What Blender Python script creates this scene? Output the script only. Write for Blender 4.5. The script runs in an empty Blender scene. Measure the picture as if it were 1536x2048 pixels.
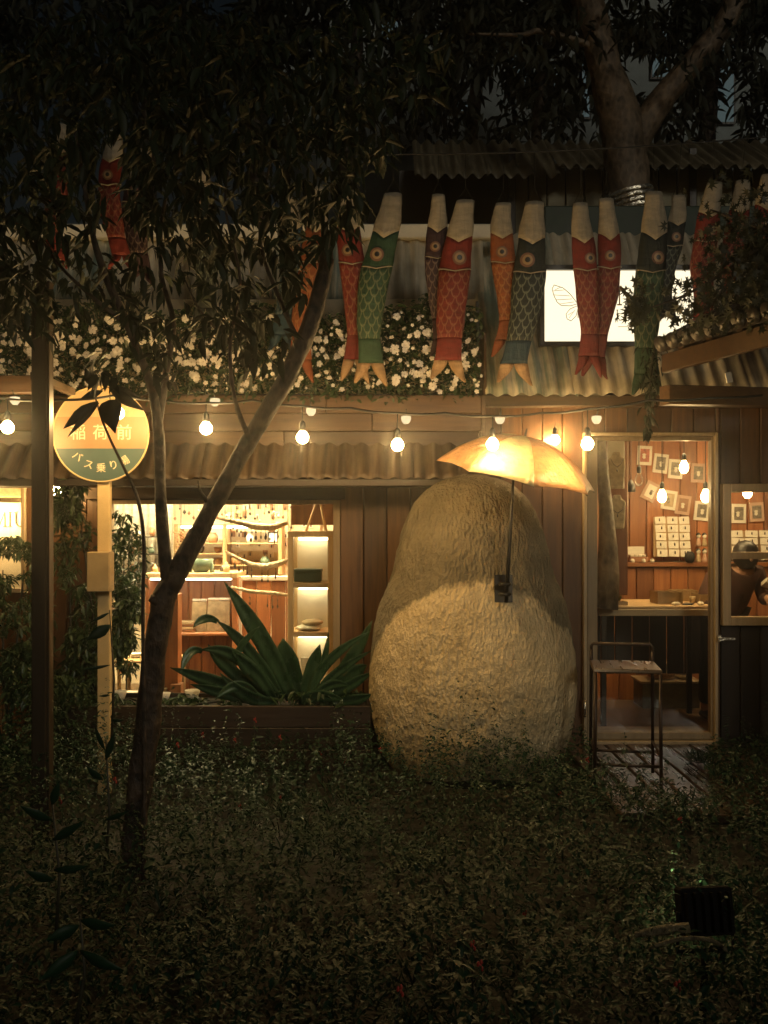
import bpy, bmesh, math, random
import numpy as np
from mathutils import Vector, Matrix, noise, Euler

PI = math.pi
R = math.radians
random.seed(7)
rng = np.random.default_rng(7)
S = bpy.context.scene
COL = S.collection

# ------------------------------------------------------------------ camera, night sky, low warm front light, exposure
cam_d = bpy.data.cameras.new('camera')
cam = bpy.data.objects.new('camera', cam_d)
COL.objects.link(cam)
cam.location = (0, 0, 1.55)
cam.rotation_euler = (R(90), 0, 0)
cam_d.sensor_fit = 'VERTICAL'
cam_d.sensor_height = 36
cam_d.lens = 1800 / 2048 * 36
cam_d.shift_y = 26 / 2048
cam_d.clip_end = 300
S.camera = cam
w = bpy.data.worlds.new('World')
S.world = w
w.use_nodes = True
wn = w.node_tree.nodes
sky = wn.new('ShaderNodeTexSky')
sky.sky_type = 'NISHITA'
sky.sun_disc = False
sky.sun_elevation = R(4)
sky.sun_rotation = R(200)
wn['Background'].inputs['Strength'].default_value = 0.0014
w.node_tree.links.new(sky.outputs['Color'], wn['Background'].inputs['Color'])
sun_d = bpy.data.lights.new('front_light', 'SUN')
sun_d.energy = 0.14  # stands for unseen street lamps behind the camera
sun_d.angle = R(10)
sun_d.color = (1.0, 0.92, 0.74)
sun = bpy.data.objects.new('front_light', sun_d)
COL.objects.link(sun)
sun.rotation_euler = (R(72), 0, R(18))
S.view_settings.view_transform = 'Standard'
S.view_settings.look = 'None'
S.view_settings.exposure = 1.5
S.view_settings.gamma = 1
S.cycles.use_denoising = True
S.cycles.max_bounces = 8
S.cycles.transparent_max_bounces = 16
S.cycles.sample_clamp_indirect = 4.0
S.cycles.caustics_reflective = False
S.cycles.caustics_refractive = False
BULB_W = 140.0      # radiance of a bare bulb

# ------------------------------------------------------------------ helpers


def P(px, py, Y):
    """a point of the place seen at this pixel of the photograph, Y metres in front of the camera"""
    return Vector(((px - 768) / 1800 * Y, Y, 1.55 + (1050 - py) / 1800 * Y))


def tag(o, label=None, cat=None, group=None, kind=None):
    if label: o['label'] = label
    if cat: o['category'] = cat
    if group: o['group'] = group
    if kind: o['kind'] = kind
    return o


def thing(name, label, cat, loc=(0, 0, 0), group=None):
    o = bpy.data.objects.new(name, None)
    COL.objects.link(o)
    o.location = loc
    o.empty_display_size = .1
    return tag(o, label, cat, group)


def link(name, me, parent=None, loc=None, rot=None, scale=None):
    o = bpy.data.objects.new(name, me)
    COL.objects.link(o)
    if parent is not None:
        o.parent = parent
        m = Matrix.Identity(4)
        c = parent
        chain = []
        while c is not None:
            chain.append(c); c = c.parent
        for c in reversed(chain):
            m = m @ c.matrix_parent_inverse @ Matrix.LocRotScale(c.location, c.rotation_euler, c.scale)
        o.matrix_parent_inverse = m.inverted()
    if loc is not None: o.location = loc
    if rot is not None: o.rotation_euler = rot
    if scale is not None: o.scale = scale
    return o


class MB:
    def __init__(s):
        s.v = []; s.f = []; s.m = []; s.uv = []; s.smooth = []

    def face(s, idx, m=0, sm=False):
        s.f.append(tuple(idx)); s.m.append(m); s.smooth.append(sm)

    def box(s, a, b, m=0, M=None, bev=0.0):
        x0, y0, z0 = a; x1, y1, z1 = b
        n = len(s.v)
        pts = [(x0, y0, z0), (x1, y0, z0), (x1, y1, z0), (x0, y1, z0), (x0, y0, z1), (x1, y0, z1), (x1, y1, z1), (x0, y1, z1)]
        s.v += [tuple(M @ Vector(p)) if M else p for p in pts]
        for q in ((0, 3, 2, 1), (4, 5, 6, 7), (0, 1, 5, 4), (1, 2, 6, 5), (2, 3, 7, 6), (3, 0, 4, 7)):
            s.face([n + i for i in q], m)
        return s

    def tube(s, pts, rad, seg=8, m=0, cap=True, sm=True, flat=1.0):
        pts = [Vector(p) for p in pts]
        if not hasattr(rad, '__len__'): rad = [rad] * len(pts)
        n0 = len(s.v)
        up = Vector((0, 0, 1))
        prev = None
        for i, p in enumerate(pts):
            a = pts[max(i - 1, 0)]; b = pts[min(i + 1, len(pts) - 1)]
            t = (b - a).normalized()
            if prev is None:
                x = t.cross(up if abs(t.z) < .95 else Vector((0, 1, 0))).normalized()
            else:
                x = (prev - t * prev.dot(t)).normalized()
            prev = x
            y = t.cross(x)
            for k in range(seg):
                an = 2 * PI * k / seg
                s.v.append(tuple(p + x * (math.cos(an) * rad[i]) + y * (math.sin(an) * rad[i] * flat)))
        for i in range(len(pts) - 1):
            for k in range(seg):
                k2 = (k + 1) % seg
                s.face((n0 + i * seg + k, n0 + i * seg + k2, n0 + (i + 1) * seg + k2, n0 + (i + 1) * seg + k), m, sm)
        if cap:
            s.face([n0 + k for k in range(seg)][::-1], m)
            e = n0 + (len(pts) - 1) * seg
            s.face([e + k for k in range(seg)], m)
        return s

    def lathe(s, prof, seg=16, m=0, c=(0, 0, 0), sm=True, M=None):
        n0 = len(s.v)
        for r, z in prof:
            for k in range(seg):
                an = 2 * PI * k / seg
                p = Vector((c[0] + r * math.cos(an), c[1] + r * math.sin(an), c[2] + z))
                s.v.append(tuple(M @ p if M else p))
        for i in range(len(prof) - 1):
            for k in range(seg):
                k2 = (k + 1) % seg
                s.face((n0 + i * seg + k, n0 + i * seg + k2, n0 + (i + 1) * seg + k2, n0 + (i + 1) * seg + k), m, sm)
        if prof[0][0] > 1e-5: s.face([n0 + k for k in range(seg)][::-1], m)
        e = n0 + (len(prof) - 1) * seg
        if prof[-1][0] > 1e-5: s.face([e + k for k in range(seg)], m)
        return s

    def quad(s, a, b, c, d, m=0):
        n = len(s.v)
        s.v += [tuple(a), tuple(b), tuple(c), tuple(d)]
        s.face((n, n + 1, n + 2, n + 3), m)
        return s

    def prism(s, outline, y0, y1, m=0, M=None):
        """outline in x,z extruded along y"""
        n = len(s.v); k = len(outline)
        for y in (y0, y1):
            for x, z in outline:
                p = Vector((x, y, z))
                s.v.append(tuple(M @ p if M else p))
        s.face([n + i for i in range(k)], m)
        s.face([n + k + i for i in range(k)][::-1], m)
        for i in range(k):
            j = (i + 1) % k
            s.face((n + j, n + i, n + k + i, n + k + j), m)
        return s

    def mesh(s, name, mats):
        me = bpy.data.meshes.new(name)
        me.from_pydata(s.v, [], s.f)
        for mm in (mats if isinstance(mats, (list, tuple)) else [mats]): me.materials.append(mm)
        me.polygons.foreach_set('material_index', s.m)
        me.polygons.foreach_set('use_smooth', s.smooth)
        me.update()
        return me

    def build(s, name, mats, parent=None, **k):
        return link(name, s.mesh(name, mats), parent, **k)


def bevel_mod(o, wd=.004, seg=1):
    b = o.modifiers.new('bevel', 'BEVEL')
    b.width = wd; b.segments = seg; b.limit_method = 'ANGLE'
    return o


_boxes = {}


def block(name, a, b, mat, parent=None, bev=.004, rot=None):
    """a bevelled box whose mesh is shared by boxes of the same size and material"""
    d = [b[i] - a[i] for i in range(3)]
    key = (round(d[0], 4), round(d[1], 4), round(d[2], 4), mat.name, round(bev, 4))
    me = _boxes.get(key)
    if me is None:
        bm = bmesh.new()
        bmesh.ops.create_cube(bm, size=1.0, matrix=Matrix.Diagonal((*d, 1)))
        if bev > 0:
            bmesh.ops.bevel(bm, geom=bm.edges[:], offset=min(bev, min(d) * .3), segments=1, affect='EDGES')
        me = bpy.data.meshes.new(name)
        bm.to_mesh(me); bm.free()
        me.materials.append(mat)
        _boxes[key] = me
    return link(name, me, parent, loc=[(a[i] + b[i]) / 2 for i in range(3)], rot=rot)


def copy_tree(o, parent=None):
    c = o.copy(); COL.objects.link(c)
    if parent is not None: c.parent = parent
    for ch in list(o.children): copy_tree(ch, c)
    return c


def scatter_mesh(name, tv, tf, mats4, mats, mat_idx=None):
    """one mesh made of many transformed copies of a small template (numpy)"""
    tv = np.asarray(tv, dtype=np.float64)
    n, k = len(mats4), len(tv)
    h = np.concatenate([tv, np.ones((k, 1))], 1)
    V = np.einsum('nij,kj->nki', mats4[:, :3, :], h).reshape(-1, 3)
    tfl = [len(f) for f in tf]
    flat = np.concatenate([np.asarray(f) for f in tf])
    idx = (flat[None, :] + (np.arange(n) * k)[:, None]).reshape(-1)
    lens = np.tile(tfl, n)
    starts = np.concatenate([[0], np.cumsum(lens)[:-1]])
    me = bpy.data.meshes.new(name)
    me.vertices.add(len(V)); me.vertices.foreach_set('co', V.reshape(-1))
    me.loops.add(len(idx)); me.loops.foreach_set('vertex_index', idx.astype(np.int32))
    me.polygons.add(len(lens))
    me.polygons.foreach_set('loop_start', starts.astype(np.int32))
    me.polygons.foreach_set('loop_total', lens.astype(np.int32))
    for m in mats: me.materials.append(m)
    if mat_idx is not None:
        me.polygons.foreach_set('material_index', np.repeat(mat_idx, len(tf)).astype(np.int32))
    me.update(calc_edges=True)
    return me


def trs(loc, eul, sc):
    return Matrix.LocRotScale(Vector(loc), Euler(eul), Vector(sc) if hasattr(sc, '__len__') else Vector((sc, sc, sc)))


# ------------------------------------------------------------------ materials


class NT:
    def __init__(s, name):
        s.mat = bpy.data.materials.new(name)
        s.mat.use_nodes = True
        s.t = s.mat.node_tree; s.n = s.t.nodes
        s.bsdf = s.n['Principled BSDF']; s.out = s.n['Material Output']

    def new(s, t, **k):
        n = s.n.new('ShaderNode' + t)
        for a, b in k.items(): setattr(n, a, b)
        return n

    def ln(s, a, b): s.t.links.new(a, b)

    def val(s, sock, v):
        if isinstance(v, bpy.types.NodeSocket): s.ln(v, sock)
        else: sock.default_value = v

    def math(s, op, a, b=0.0, c=None):
        n = s.new('Math', operation=op)
        s.val(n.inputs[0], a); s.val(n.inputs[1], b)
        if c is not None: s.val(n.inputs[2], c)
        return n.outputs[0]

    def mix(s, f, a, b, bt='MIX'):
        n = s.new('Mix', data_type='RGBA', blend_type=bt)
        s.val(n.inputs[0], f)
        for q, vv in ((6, a), (7, b)):
            if isinstance(vv, bpy.types.NodeSocket): s.ln(vv, n.inputs[q])
            else: n.inputs[q].default_value = (*vv[:3], 1)
        return n.outputs[2]

    def noise(s, vec, scale, detail=4, rough=.55, out='Fac'):
        n = s.new('TexNoise')
        n.inputs['Scale'].default_value = scale; n.inputs['Detail'].default_value = detail; n.inputs['Roughness'].default_value = rough
        if vec is not None: s.ln(vec, n.inputs['Vector'])
        return n.outputs[out]

    def ramp(s, f, stops):
        n = s.new('ValToRGB')
        e = n.color_ramp.elements
        while len(e) < len(stops): e.new(.5)
        for i, (p, c) in enumerate(stops):
            e[i].position = p; e[i].color = (*c[:3], 1) if hasattr(c, '__len__') else (c, c, c, 1)
        s.ln(f, n.inputs[0])
        return n.outputs[0]

    def coords(s, scale=(1, 1, 1), rnd=0.0):
        tc = s.new('TexCoord'); mp = s.new('Mapping')
        s.ln(tc.outputs['Object'], mp.inputs['Vector'])
        mp.inputs['Scale'].default_value = scale
        if rnd:
            oi = s.new('ObjectInfo')
            cm = s.new('CombineXYZ')
            s.ln(s.math('MULTIPLY', oi.outputs['Random'], rnd), cm.inputs[0])
            s.ln(s.math('MULTIPLY', oi.outputs['Random'], rnd * 1.7), cm.inputs[1])
            s.ln(s.math('MULTIPLY', oi.outputs['Random'], rnd * 2.3), cm.inputs[2])
            s.ln(cm.outputs[0], mp.inputs['Location'])
        return mp.outputs[0]

    def rand(s): return s.new('ObjectInfo').outputs['Random']

    def bump(s, h, strength=.3, dist=.01):
        b = s.new('Bump')
        b.inputs['Strength'].default_value = strength; b.inputs['Distance'].default_value = dist
        s.ln(h, b.inputs['Height'])
        s.ln(b.outputs[0], s.bsdf.inputs['Normal'])

    def base(s, c):
        if isinstance(c, bpy.types.NodeSocket): s.ln(c, s.bsdf.inputs['Base Color'])
        else: s.bsdf.inputs['Base Color'].default_value = (*c[:3], 1)

    def set(s, **k):
        for a, b in k.items():
            s.val(s.bsdf.inputs[a.replace('_', ' ')], b)


def plain(name, c, rough=.5, metal=0.0, var=.25, scale=12, bump=.0, spec=.5):
    t = NT(name)
    co = t.coords(rnd=9)
    n = t.noise(co, scale, 5)
    f = t.ramp(n, [(.3, 0.0), (.7, 1.0)])
    t.base(t.mix(f, [x * (1 - var) for x in c], [min(1, x * (1 + var)) for x in c]))
    t.set(Roughness=t.math('ADD', t.math('MULTIPLY', n, .25), rough - .12), Metallic=metal, Specular_IOR_Level=spec)
    if bump: t.bump(n, bump, .006)
    return t.mat


def wood(name, c1, c2, axis='z', rough=.45, scale=1.0, wet=.0):
    """long grain, knots and a tone of its own for every board"""
    t = NT(name)
    st = {'z': (22, 22, 1.6), 'x': (1.6, 22, 22), 'y': (22, 1.6, 22)}[axis]
    co = t.coords([q * scale for q in st], rnd=31)
    g = t.noise(co, 1.6, 7, .62)
    co2 = t.coords([q * scale * .25 for q in st], rnd=17)
    g2 = t.noise(co2, 1.3, 3)
    grain = t.math('ADD', t.math('MULTIPLY', g, .65), t.math('MULTIPLY', g2, .4))
    f = t.ramp(grain, [(.36, 0.0), (.68, 1.0)])
    col = t.mix(f, c1, c2)
    rv = t.math('ADD', t.math('MULTIPLY', t.rand(), .75), .6)
    cc = t.new('CombineXYZ')
    for i in range(3): t.ln(rv, cc.inputs[i])
    col = t.mix(1.0, col, cc.outputs[0], 'MULTIPLY')
    kn = t.coords((5 * scale, 5 * scale, 1.8 * scale) if axis == 'z' else (1.8 * scale, 5 * scale, 5 * scale), rnd=13)
    vo = t.new('TexVoronoi'); vo.inputs['Scale'].default_value = 1.0
    t.ln(kn, vo.inputs['Vector'])
    k = t.ramp(vo.outputs['Distance'], [(.0, 1.0), (.10, .0)])
    col = t.mix(t.math('MULTIPLY', k, .75), col, [q * .35 for q in c1])
    t.base(col)
    t.set(Roughness=t.math('ADD', t.math('MULTIPLY', g, .4), rough - .18))
    t.bump(grain, .35, .004)
    return t.mat


def emit(name, c, s):
    t = NT(name)
    e = t.new('Emission')
    e.inputs[0].default_value = (*c, 1); e.inputs[1].default_value = s
    t.ln(e.outputs[0], t.out.inputs['Surface'])
    return t.mat


def leafmat(name, c1, c2, rough=.35, trans=.25, spec=.5):
    t = NT(name)
    n = t.noise(t.coords(rnd=5), 6.0, 3)
    g = t.new('NewGeometry')
    f = t.math('ADD', t.math('MULTIPLY', g.outputs['Random Per Island'], .7), t.math('MULTIPLY', n, .3))
    col = t.mix(f, c1, c2)
    t.base(col)
    t.set(Roughness=rough, Specular_IOR_Level=spec)
    tr = t.new('BsdfTranslucent')
    t.ln(t.mix(.5, col, [min(1, q * 1.4) for q in c2]), tr.inputs[0])
    mx = t.new('MixShader'); mx.inputs[0].default_value = trans
    t.ln(t.bsdf.outputs[0], mx.inputs[1]); t.ln(tr.outputs[0], mx.inputs[2])
    t.ln(mx.outputs[0], t.out.inputs['Surface'])
    return t.mat


def cloth(name, c, trans=.3, rough=.7, fold=.0):
    t = NT(name)
    n = t.noise(t.coords((3, 3, 9), rnd=7), 4, 5)
    col = t.mix(t.ramp(n, [(.3, 0.), (.75, 1.)]), [q * .72 for q in c], [min(1, q * 1.12) for q in c])
    t.base(col); t.set(Roughness=rough)
    tr = t.new('BsdfTranslucent'); t.ln(col, tr.inputs[0])
    mx = t.new('MixShader'); mx.inputs[0].default_value = trans
    t.ln(t.bsdf.outputs[0], mx.inputs[1]); t.ln(tr.outputs[0], mx.inputs[2])
    t.ln(mx.outputs[0], t.out.inputs['Surface'])
    fo = t.noise(t.coords((9, 9, 1.6), rnd=7), 3, 3)
    t.bump(t.math('ADD', fo, t.math('MULTIPLY', n, .4)), .6, .03)
    return t.mat


def scalemat(name, c, line):
    """printed carp scales: rows of scallops along the body (UV)"""
    t = NT(name)
    uv = t.new('UVMap'); sp = t.new('SeparateXYZ'); t.ln(uv.outputs[0], sp.inputs[0])
    u, v = sp.outputs[0], sp.outputs[1]
    best = None
    for k in range(2):
        vv = t.math('ADD', v, .5 * k)
        uu = t.math('ADD', u, .5 * k)
        fu = t.math('SUBTRACT', t.math('FRACT', uu), .5)
        fv = t.math('FRACT', vv)
        d = t.math('SQRT', t.math('ADD', t.math('MULTIPLY', fu, fu), t.math('MULTIPLY', t.math('MULTIPLY', fv, fv), .42)))
        ring = t.math('SUBTRACT', 1.0, t.math('MULTIPLY', t.math('ABSOLUTE', t.math('SUBTRACT', d, .42)), 14.0))
        ring = t.math('MAXIMUM', ring, 0.0)
        best = ring if best is None else t.math('MAXIMUM', best, ring)
    n = t.noise(t.coords((3, 3, 9), rnd=7), 5, 5)
    col = t.mix(t.ramp(n, [(.3, 0.), (.75, 1.)]), [q * .6 for q in c], [min(1, q * 1.2) for q in c])
    col = t.mix(t.math('MULTIPLY', t.math('MINIMUM', best, 1.0), .62), col, line)
    t.base(col); t.set(Roughness=.6)
    tr = t.new('BsdfTranslucent'); t.ln(col, tr.inputs[0])
    mx = t.new('MixShader'); mx.inputs[0].default_value = .22
    t.ln(t.bsdf.outputs[0], mx.inputs[1]); t.ln(tr.outputs[0], mx.inputs[2])
    t.ln(mx.outputs[0], t.out.inputs['Surface'])
    fo = t.noise(t.coords((9, 9, 1.6), rnd=7), 3, 3)
    t.bump(t.math('ADD', fo, t.math('MULTIPLY', n, .4)), .6, .03)
    return t.mat


def glassmat(name, tint=(.97, .97, .94), k=.9):
    t = NT(name)
    tr = t.new('BsdfTransparent'); tr.inputs[0].default_value = (*tint, 1)
    gl = t.new('BsdfGlossy'); gl.inputs['Roughness'].default_value = .03
    fr = t.new('Fresnel'); fr.inputs[0].default_value = 1.45
    mx = t.new('MixShader')
    t.ln(t.math('MULTIPLY', fr.outputs[0], k), mx.inputs[0])
    t.ln(tr.outputs[0], mx.inputs[1]); t.ln(gl.outputs[0], mx.inputs[2])
    t.ln(mx.outputs[0], t.out.inputs['Surface'])
    return t.mat


def barkmat(name, c1, c2, scale=1.0, rings=0.0):
    t = NT(name)
    n = t.noise(t.coords((26 * scale, 26 * scale, 9 * scale)), 1.2, 8, .7)
    n2 = t.noise(t.coords((5 * scale, 5 * scale, 7 * scale)), 1.3, 5)
    vo = t.new('TexVoronoi'); vo.inputs['Scale'].default_value = 1.0
    t.ln(t.coords((30 * scale, 30 * scale, 22 * scale)), vo.inputs['Vector'])
    h = t.math('ADD', t.math('MULTIPLY', n, .5), t.math('MULTIPLY', n2, .5))
    h = t.math('ADD', h, t.math('MULTIPLY', vo.outputs['Distance'], .25))
    if rings:
        wv = t.new('TexWave', wave_type='BANDS', bands_direction='Z')
        wv.inputs['Scale'].default_value = rings; wv.inputs['Distortion'].default_value = 9.0; wv.inputs['Detail'].default_value = 3
        t.ln(t.coords(), wv.inputs['Vector'])
        h = t.math('ADD', t.math('MULTIPLY', h, .9), t.math('MULTIPLY', wv.outputs['Fac'], .11))
    f = t.ramp(h, [(.48, 0.), (.74, 1.)])
    t.base(t.mix(f, c1, c2)); t.set(Roughness=t.math('SUBTRACT', .75, t.math('MULTIPLY', n2, .4)))
    t.bump(h, 1.0, .03)
    return t.mat


def roofmat(name, c, stripe, pitch=.55):
    """painted corrugated sheet: faded paint with streaks of dirt down the slope"""
    t = NT(name)
    co = t.coords((9, .8, .8), rnd=11)
    n = t.noise(co, 2.0, 6, .6)
    n2 = t.noise(t.coords((1, 1, 1), rnd=5), 5, 5)
    col = t.mix(t.ramp(n, [(.42, 0.), (.6, 1.)]), stripe, c)
    col = t.mix(t.math('MULTIPLY', t.ramp(n2, [(.45, 0.), (.7, 1.)]), .5), col, (.13, .10, .06))
    t.base(col); t.set(Roughness=.5)
    return t.mat


M = {}
M['soil'] = plain('soil', (.012, .010, .006), .8, scale=20, bump=.8)
M['plank'] = wood('wall_wood', (.052, .023, .008), (.155, .072, .025))
M['plank_h'] = wood('board_wood', (.043, .021, .008), (.12, .062, .023), 'x')
M['dark_wood'] = wood('dark_wood', (.012, .008, .006), (.030, .018, .011))
M['dark_wood_h'] = wood('dark_board', (.014, .009, .006), (.036, .022, .013), 'x')
M['red_wood'] = wood('red_wood', (.26, .085, .030), (.46, .19, .070))
M['red_wood_h'] = wood('red_board', (.22, .075, .028), (.40, .165, .06), 'x')
M['pale_wood'] = wood('pale_wood', (.38, .25, .12), (.58, .42, .23))
M['pale_wood_h'] = wood('pale_board', (.38, .25, .12), (.58, .42, .23), 'x')
M['cream_frame'] = wood('cream_frame', (.34, .25, .14), (.50, .38, .23))
M['cream_frame_h'] = wood('cream_rail', (.34, .25, .14), (.50, .38, .23), 'x')
M['deck'] = wood('deck_wood', (.035, .022, .013), (.10, .062, .035), 'y', rough=.28)
M['wall_white'] = plain('white_plaster', (.74, .68, .54), .7, var=.08)
M['cream'] = plain('cream_paint', (.62, .52, .34), .6, var=.1)
M['paper'] = plain('card_white', (.78, .74, .64), .7, var=.06)
M['paper_pink'] = plain('card_pink', (.55, .36, .26), .7, var=.1)
M['print'] = plain('print_grey', (.20, .17, .13), .6, var=.6, scale=40)
M['print_red'] = plain('print_red', (.42, .13, .08), .6, var=.5, scale=35)
M['matte_black'] = plain('matte_black', (.005, .005, .005), .9, spec=.1)
M['black'] = plain('black_metal', (.012, .011, .010), .4, var=.3)
M['iron'] = plain('brown_iron', (.035, .020, .013), .38, .3, var=.4)
M['dark_green'] = plain('green_box', (.018, .040, .026), .6)
M['cable'] = plain('cable', (.010, .009, .008), .6)
M['roof_cream'] = roofmat('roof_sheet_cream', (.60, .52, .38), (.36, .32, .23))
M['roof_green'] = roofmat('roof_sheet_green', (.55, .49, .36), (.14, .20, .17))
M['roof_brown'] = roofmat('awning_sheet', (.13, .085, .045), (.05, .033, .02))
M['roof_grey'] = roofmat('far_roof', (.20, .17, .11), (.10, .085, .055))
M['panel'] = plain('far_panel', (.30, .27, .17), .6, var=.2, scale=3)
M['tile'] = plain('roof_tile', (.035, .030, .026), .4, var=.35, bump=.3)
M['bark'] = barkmat('bark', (.010, .007, .005), (.085, .054, .034), 1.2, 2.3)
M['bark_big'] = barkmat('big_bark', (.05, .036, .022), (.19, .135, .085), .7)
M['driftwood'] = barkmat('driftwood', (.42, .30, .16), (.62, .48, .29), 1.5)
M['dead_wood'] = barkmat('dead_wood', (.05, .038, .02), (.17, .14, .075), 1.5)
M['foil'] = plain('foil', (.8, .74, .6), .25, .9, var=.1, scale=30, bump=1.0)
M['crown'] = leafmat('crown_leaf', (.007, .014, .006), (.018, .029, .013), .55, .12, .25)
M['hedge'] = leafmat('hedge_leaf', (.018, .040, .014), (.050, .095, .036), .4)
M['bush'] = leafmat('bush_leaf', (.020, .042, .016), (.060, .100, .042), .35)
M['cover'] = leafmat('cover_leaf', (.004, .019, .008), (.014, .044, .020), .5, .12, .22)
def strapmat():
    t = NT('strap_leaf')
    wv = t.noise(t.coords((120, 30, 8), rnd=9), 1.0, 4)
    n2 = t.noise(t.coords(rnd=3), 7, 4)
    col = t.mix(t.ramp(t.math('ADD', t.math('MULTIPLY', wv, .5), t.math('MULTIPLY', n2, .5)), [(.35, 0.), (.65, 1.)]), (.012, .036, .016), (.045, .095, .045))
    col = t.mix(t.ramp(n2, [(.66, 0.), (.72, 1.)]), col, (.11, .085, .03))
    t.base(col); t.set(Roughness=t.math('ADD', t.math('MULTIPLY', n2, .35), .12))
    t.bump(wv, .35, .004)
    return t.mat


M['strap'] = strapmat()
M['maple'] = leafmat('maple_leaf', (.014, .018, .008), (.035, .040, .018), .5)
M['far_leaf'] = leafmat('far_leaf', (.015, .018, .010), (.035, .040, .022), .7, .1)
M['stem'] = plain('stem', (.028, .026, .014), .6)
M['petal'] = leafmat('white_petal', (.80, .74, .68), (.88, .84, .80), .6, .25)
M['petal_red'] = plain('red_petal', (.35, .03, .02), .5)
M['glass'] = glassmat('glass')
M['bulb'] = emit('lit_bulb', (1.0, .63, .235), BULB_W)
M['bulb_in'] = emit('lit_indoor_bulb', (1.0, .68, .30), 42)
M['cup'] = emit('lens_ghost_glow', (1.0, .80, .46), .34)  # glow of the bulbs' lens reflections, no lamp of the place
M['led'] = emit('led_strip', (1.0, .86, .58), 10)
M['led_case'] = emit('case_led', (1.0, .86, .55), 7)
M['unseen_lamp_glow'] = emit('unseen_lamp_glow', (1.0, .78, .42), 85)  # lamps out of view, added to brighten the rooms
M['unseen_lamp_dim'] = emit('unseen_lamp_dim', (1.0, .70, .34), 12)
M['sign_light'] = emit('lit_sign_face', (1.0, .86, .58), .52)
M['ink_gold'] = plain('gold_ink', (.30, .19, .06), .6)
M['ink_grey'] = plain('grey_ink', (.30, .24, .13), .6)
M['ink'] = plain('dark_ink', (.035, .022, .012), .6)
M['skin'] = plain('skin', (.48, .28, .19), .5, var=.05)
M['jacket'] = plain('jacket_cloth', (.075, .032, .022), .85, var=.3)
M['trousers'] = plain('trouser_cloth', (.018, .016, .015), .8)
M['hair'] = plain('hair', (.010, .009, .009), .4)
M['cushion'] = plain('cushion', (.46, .36, .22), .85, var=.3, scale=25)
M['grey_cloth'] = plain('grey_cloth', (.16, .14, .10), .9, var=.3)
M['basket'] = plain('basket', (.36, .20, .09), .7, var=.4, scale=40)
M['pot_green'] = plain('glazed_green', (.10, .15, .11), .3)
M['clay'] = plain('clay', (.30, .15, .075), .6)
M['bead'] = plain('bead', (.06, .045, .03), .3)
M['floor_in'] = plain('shop_floor', (.16, .11, .065), .45, scale=6)
M['concrete'] = plain('pale_step', (.42, .35, .24), .6)
M['far_wall'] = plain('far_house_wall', (.30, .34, .34), .8, var=.1)
M['win_dim'] = emit('far_window_glow', (.55, .75, .75), .035)
M['post'] = wood('post_wood', (.022, .015, .009), (.05, .034, .02), rough=.4)
M['pole'] = plain('cream_pole', (.60, .44, .22), .45, var=.08)
M['box_paint'] = plain('box_paint', (.36, .26, .13), .5, var=.12)

# ------------------------------------------------------------------ the setting: ground, deck, walls of the shop
g = MB()
nx, ny = 60, 60
for j in range(ny + 1):
    for i in range(nx + 1):
        x = -40 + 80 * i / nx; y = -6 + 66 * j / ny
        g.v.append((x, y, -.08 + (.02 * noise.noise(Vector((x * .8, y * .8, 0))) if abs(x) < 6 and y < 6 else 0)))
for j in range(ny):
    for i in range(nx):
        a = j * (nx + 1) + i
        g.face((a, a + 1, a + nx + 2, a + nx + 1), 0, True)
tag(g.build('ground', M['soil']), kind='structure')

WY = 6.6                         # the front wall


def X(px, Y=WY): return (px - 768) / 1800 * Y
def Z(py, Y=WY): return 1.55 + (1050 - py) / 1800 * Y


deck = bpy.data.objects.new('boardwalk', None); COL.objects.link(deck)
deck.location = (1.85, 5.6, -.08); tag(deck, kind='structure')
for i in range(8):
    x = 1.30 + i * .15
    y0 = 4.95 + random.uniform(-.06, .1)
    block('plank', (x, y0, -.075), (x + .138, 6.5, -.03 + random.uniform(-.004, .004)), M['deck'], deck, .006)

shop = thing('wooden_shop', 'wooden shop front with brown plank walls, corrugated roof and lit glass door', 'shop', (0, 7, 0))


def planks(x0, x1, wd, z0, z1, y=WY, th=.03, mat='plank', parent=None, name='plank', gap=.006):
    n = max(1, round((x1 - x0) / wd)); d = (x1 - x0) / n
    for i in range(n):
        o = random.uniform(-.004, .004)
        block(name, (x0 + i * d + gap / 2, y + o, z0), (x0 + (i + 1) * d - gap / 2, y + th + o, z1), M[mat], parent or shop, .005)


# backing behind the planks (the carcass of the wall), with the openings left free
car = MB()
xl0, xl1 = X(-140), X(52)          # left window
xw0, xw1 = X(214), X(680)          # main window
xd0, xd1 = X(1166), X(1432)        # door
xr0, xr1 = X(1441), X(1600)        # right window
zt = 2.46
zlw0, zlw1 = Z(1185), Z(968)
zw0, zw1 = .20, Z(1000)
zd1 = Z(866)
zr0, zr1 = Z(1250), Z(968)


def cw(x0, x1, z0, z1): car.box((x0, WY + .035, z0), (x1, WY + .09, z1))


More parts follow.
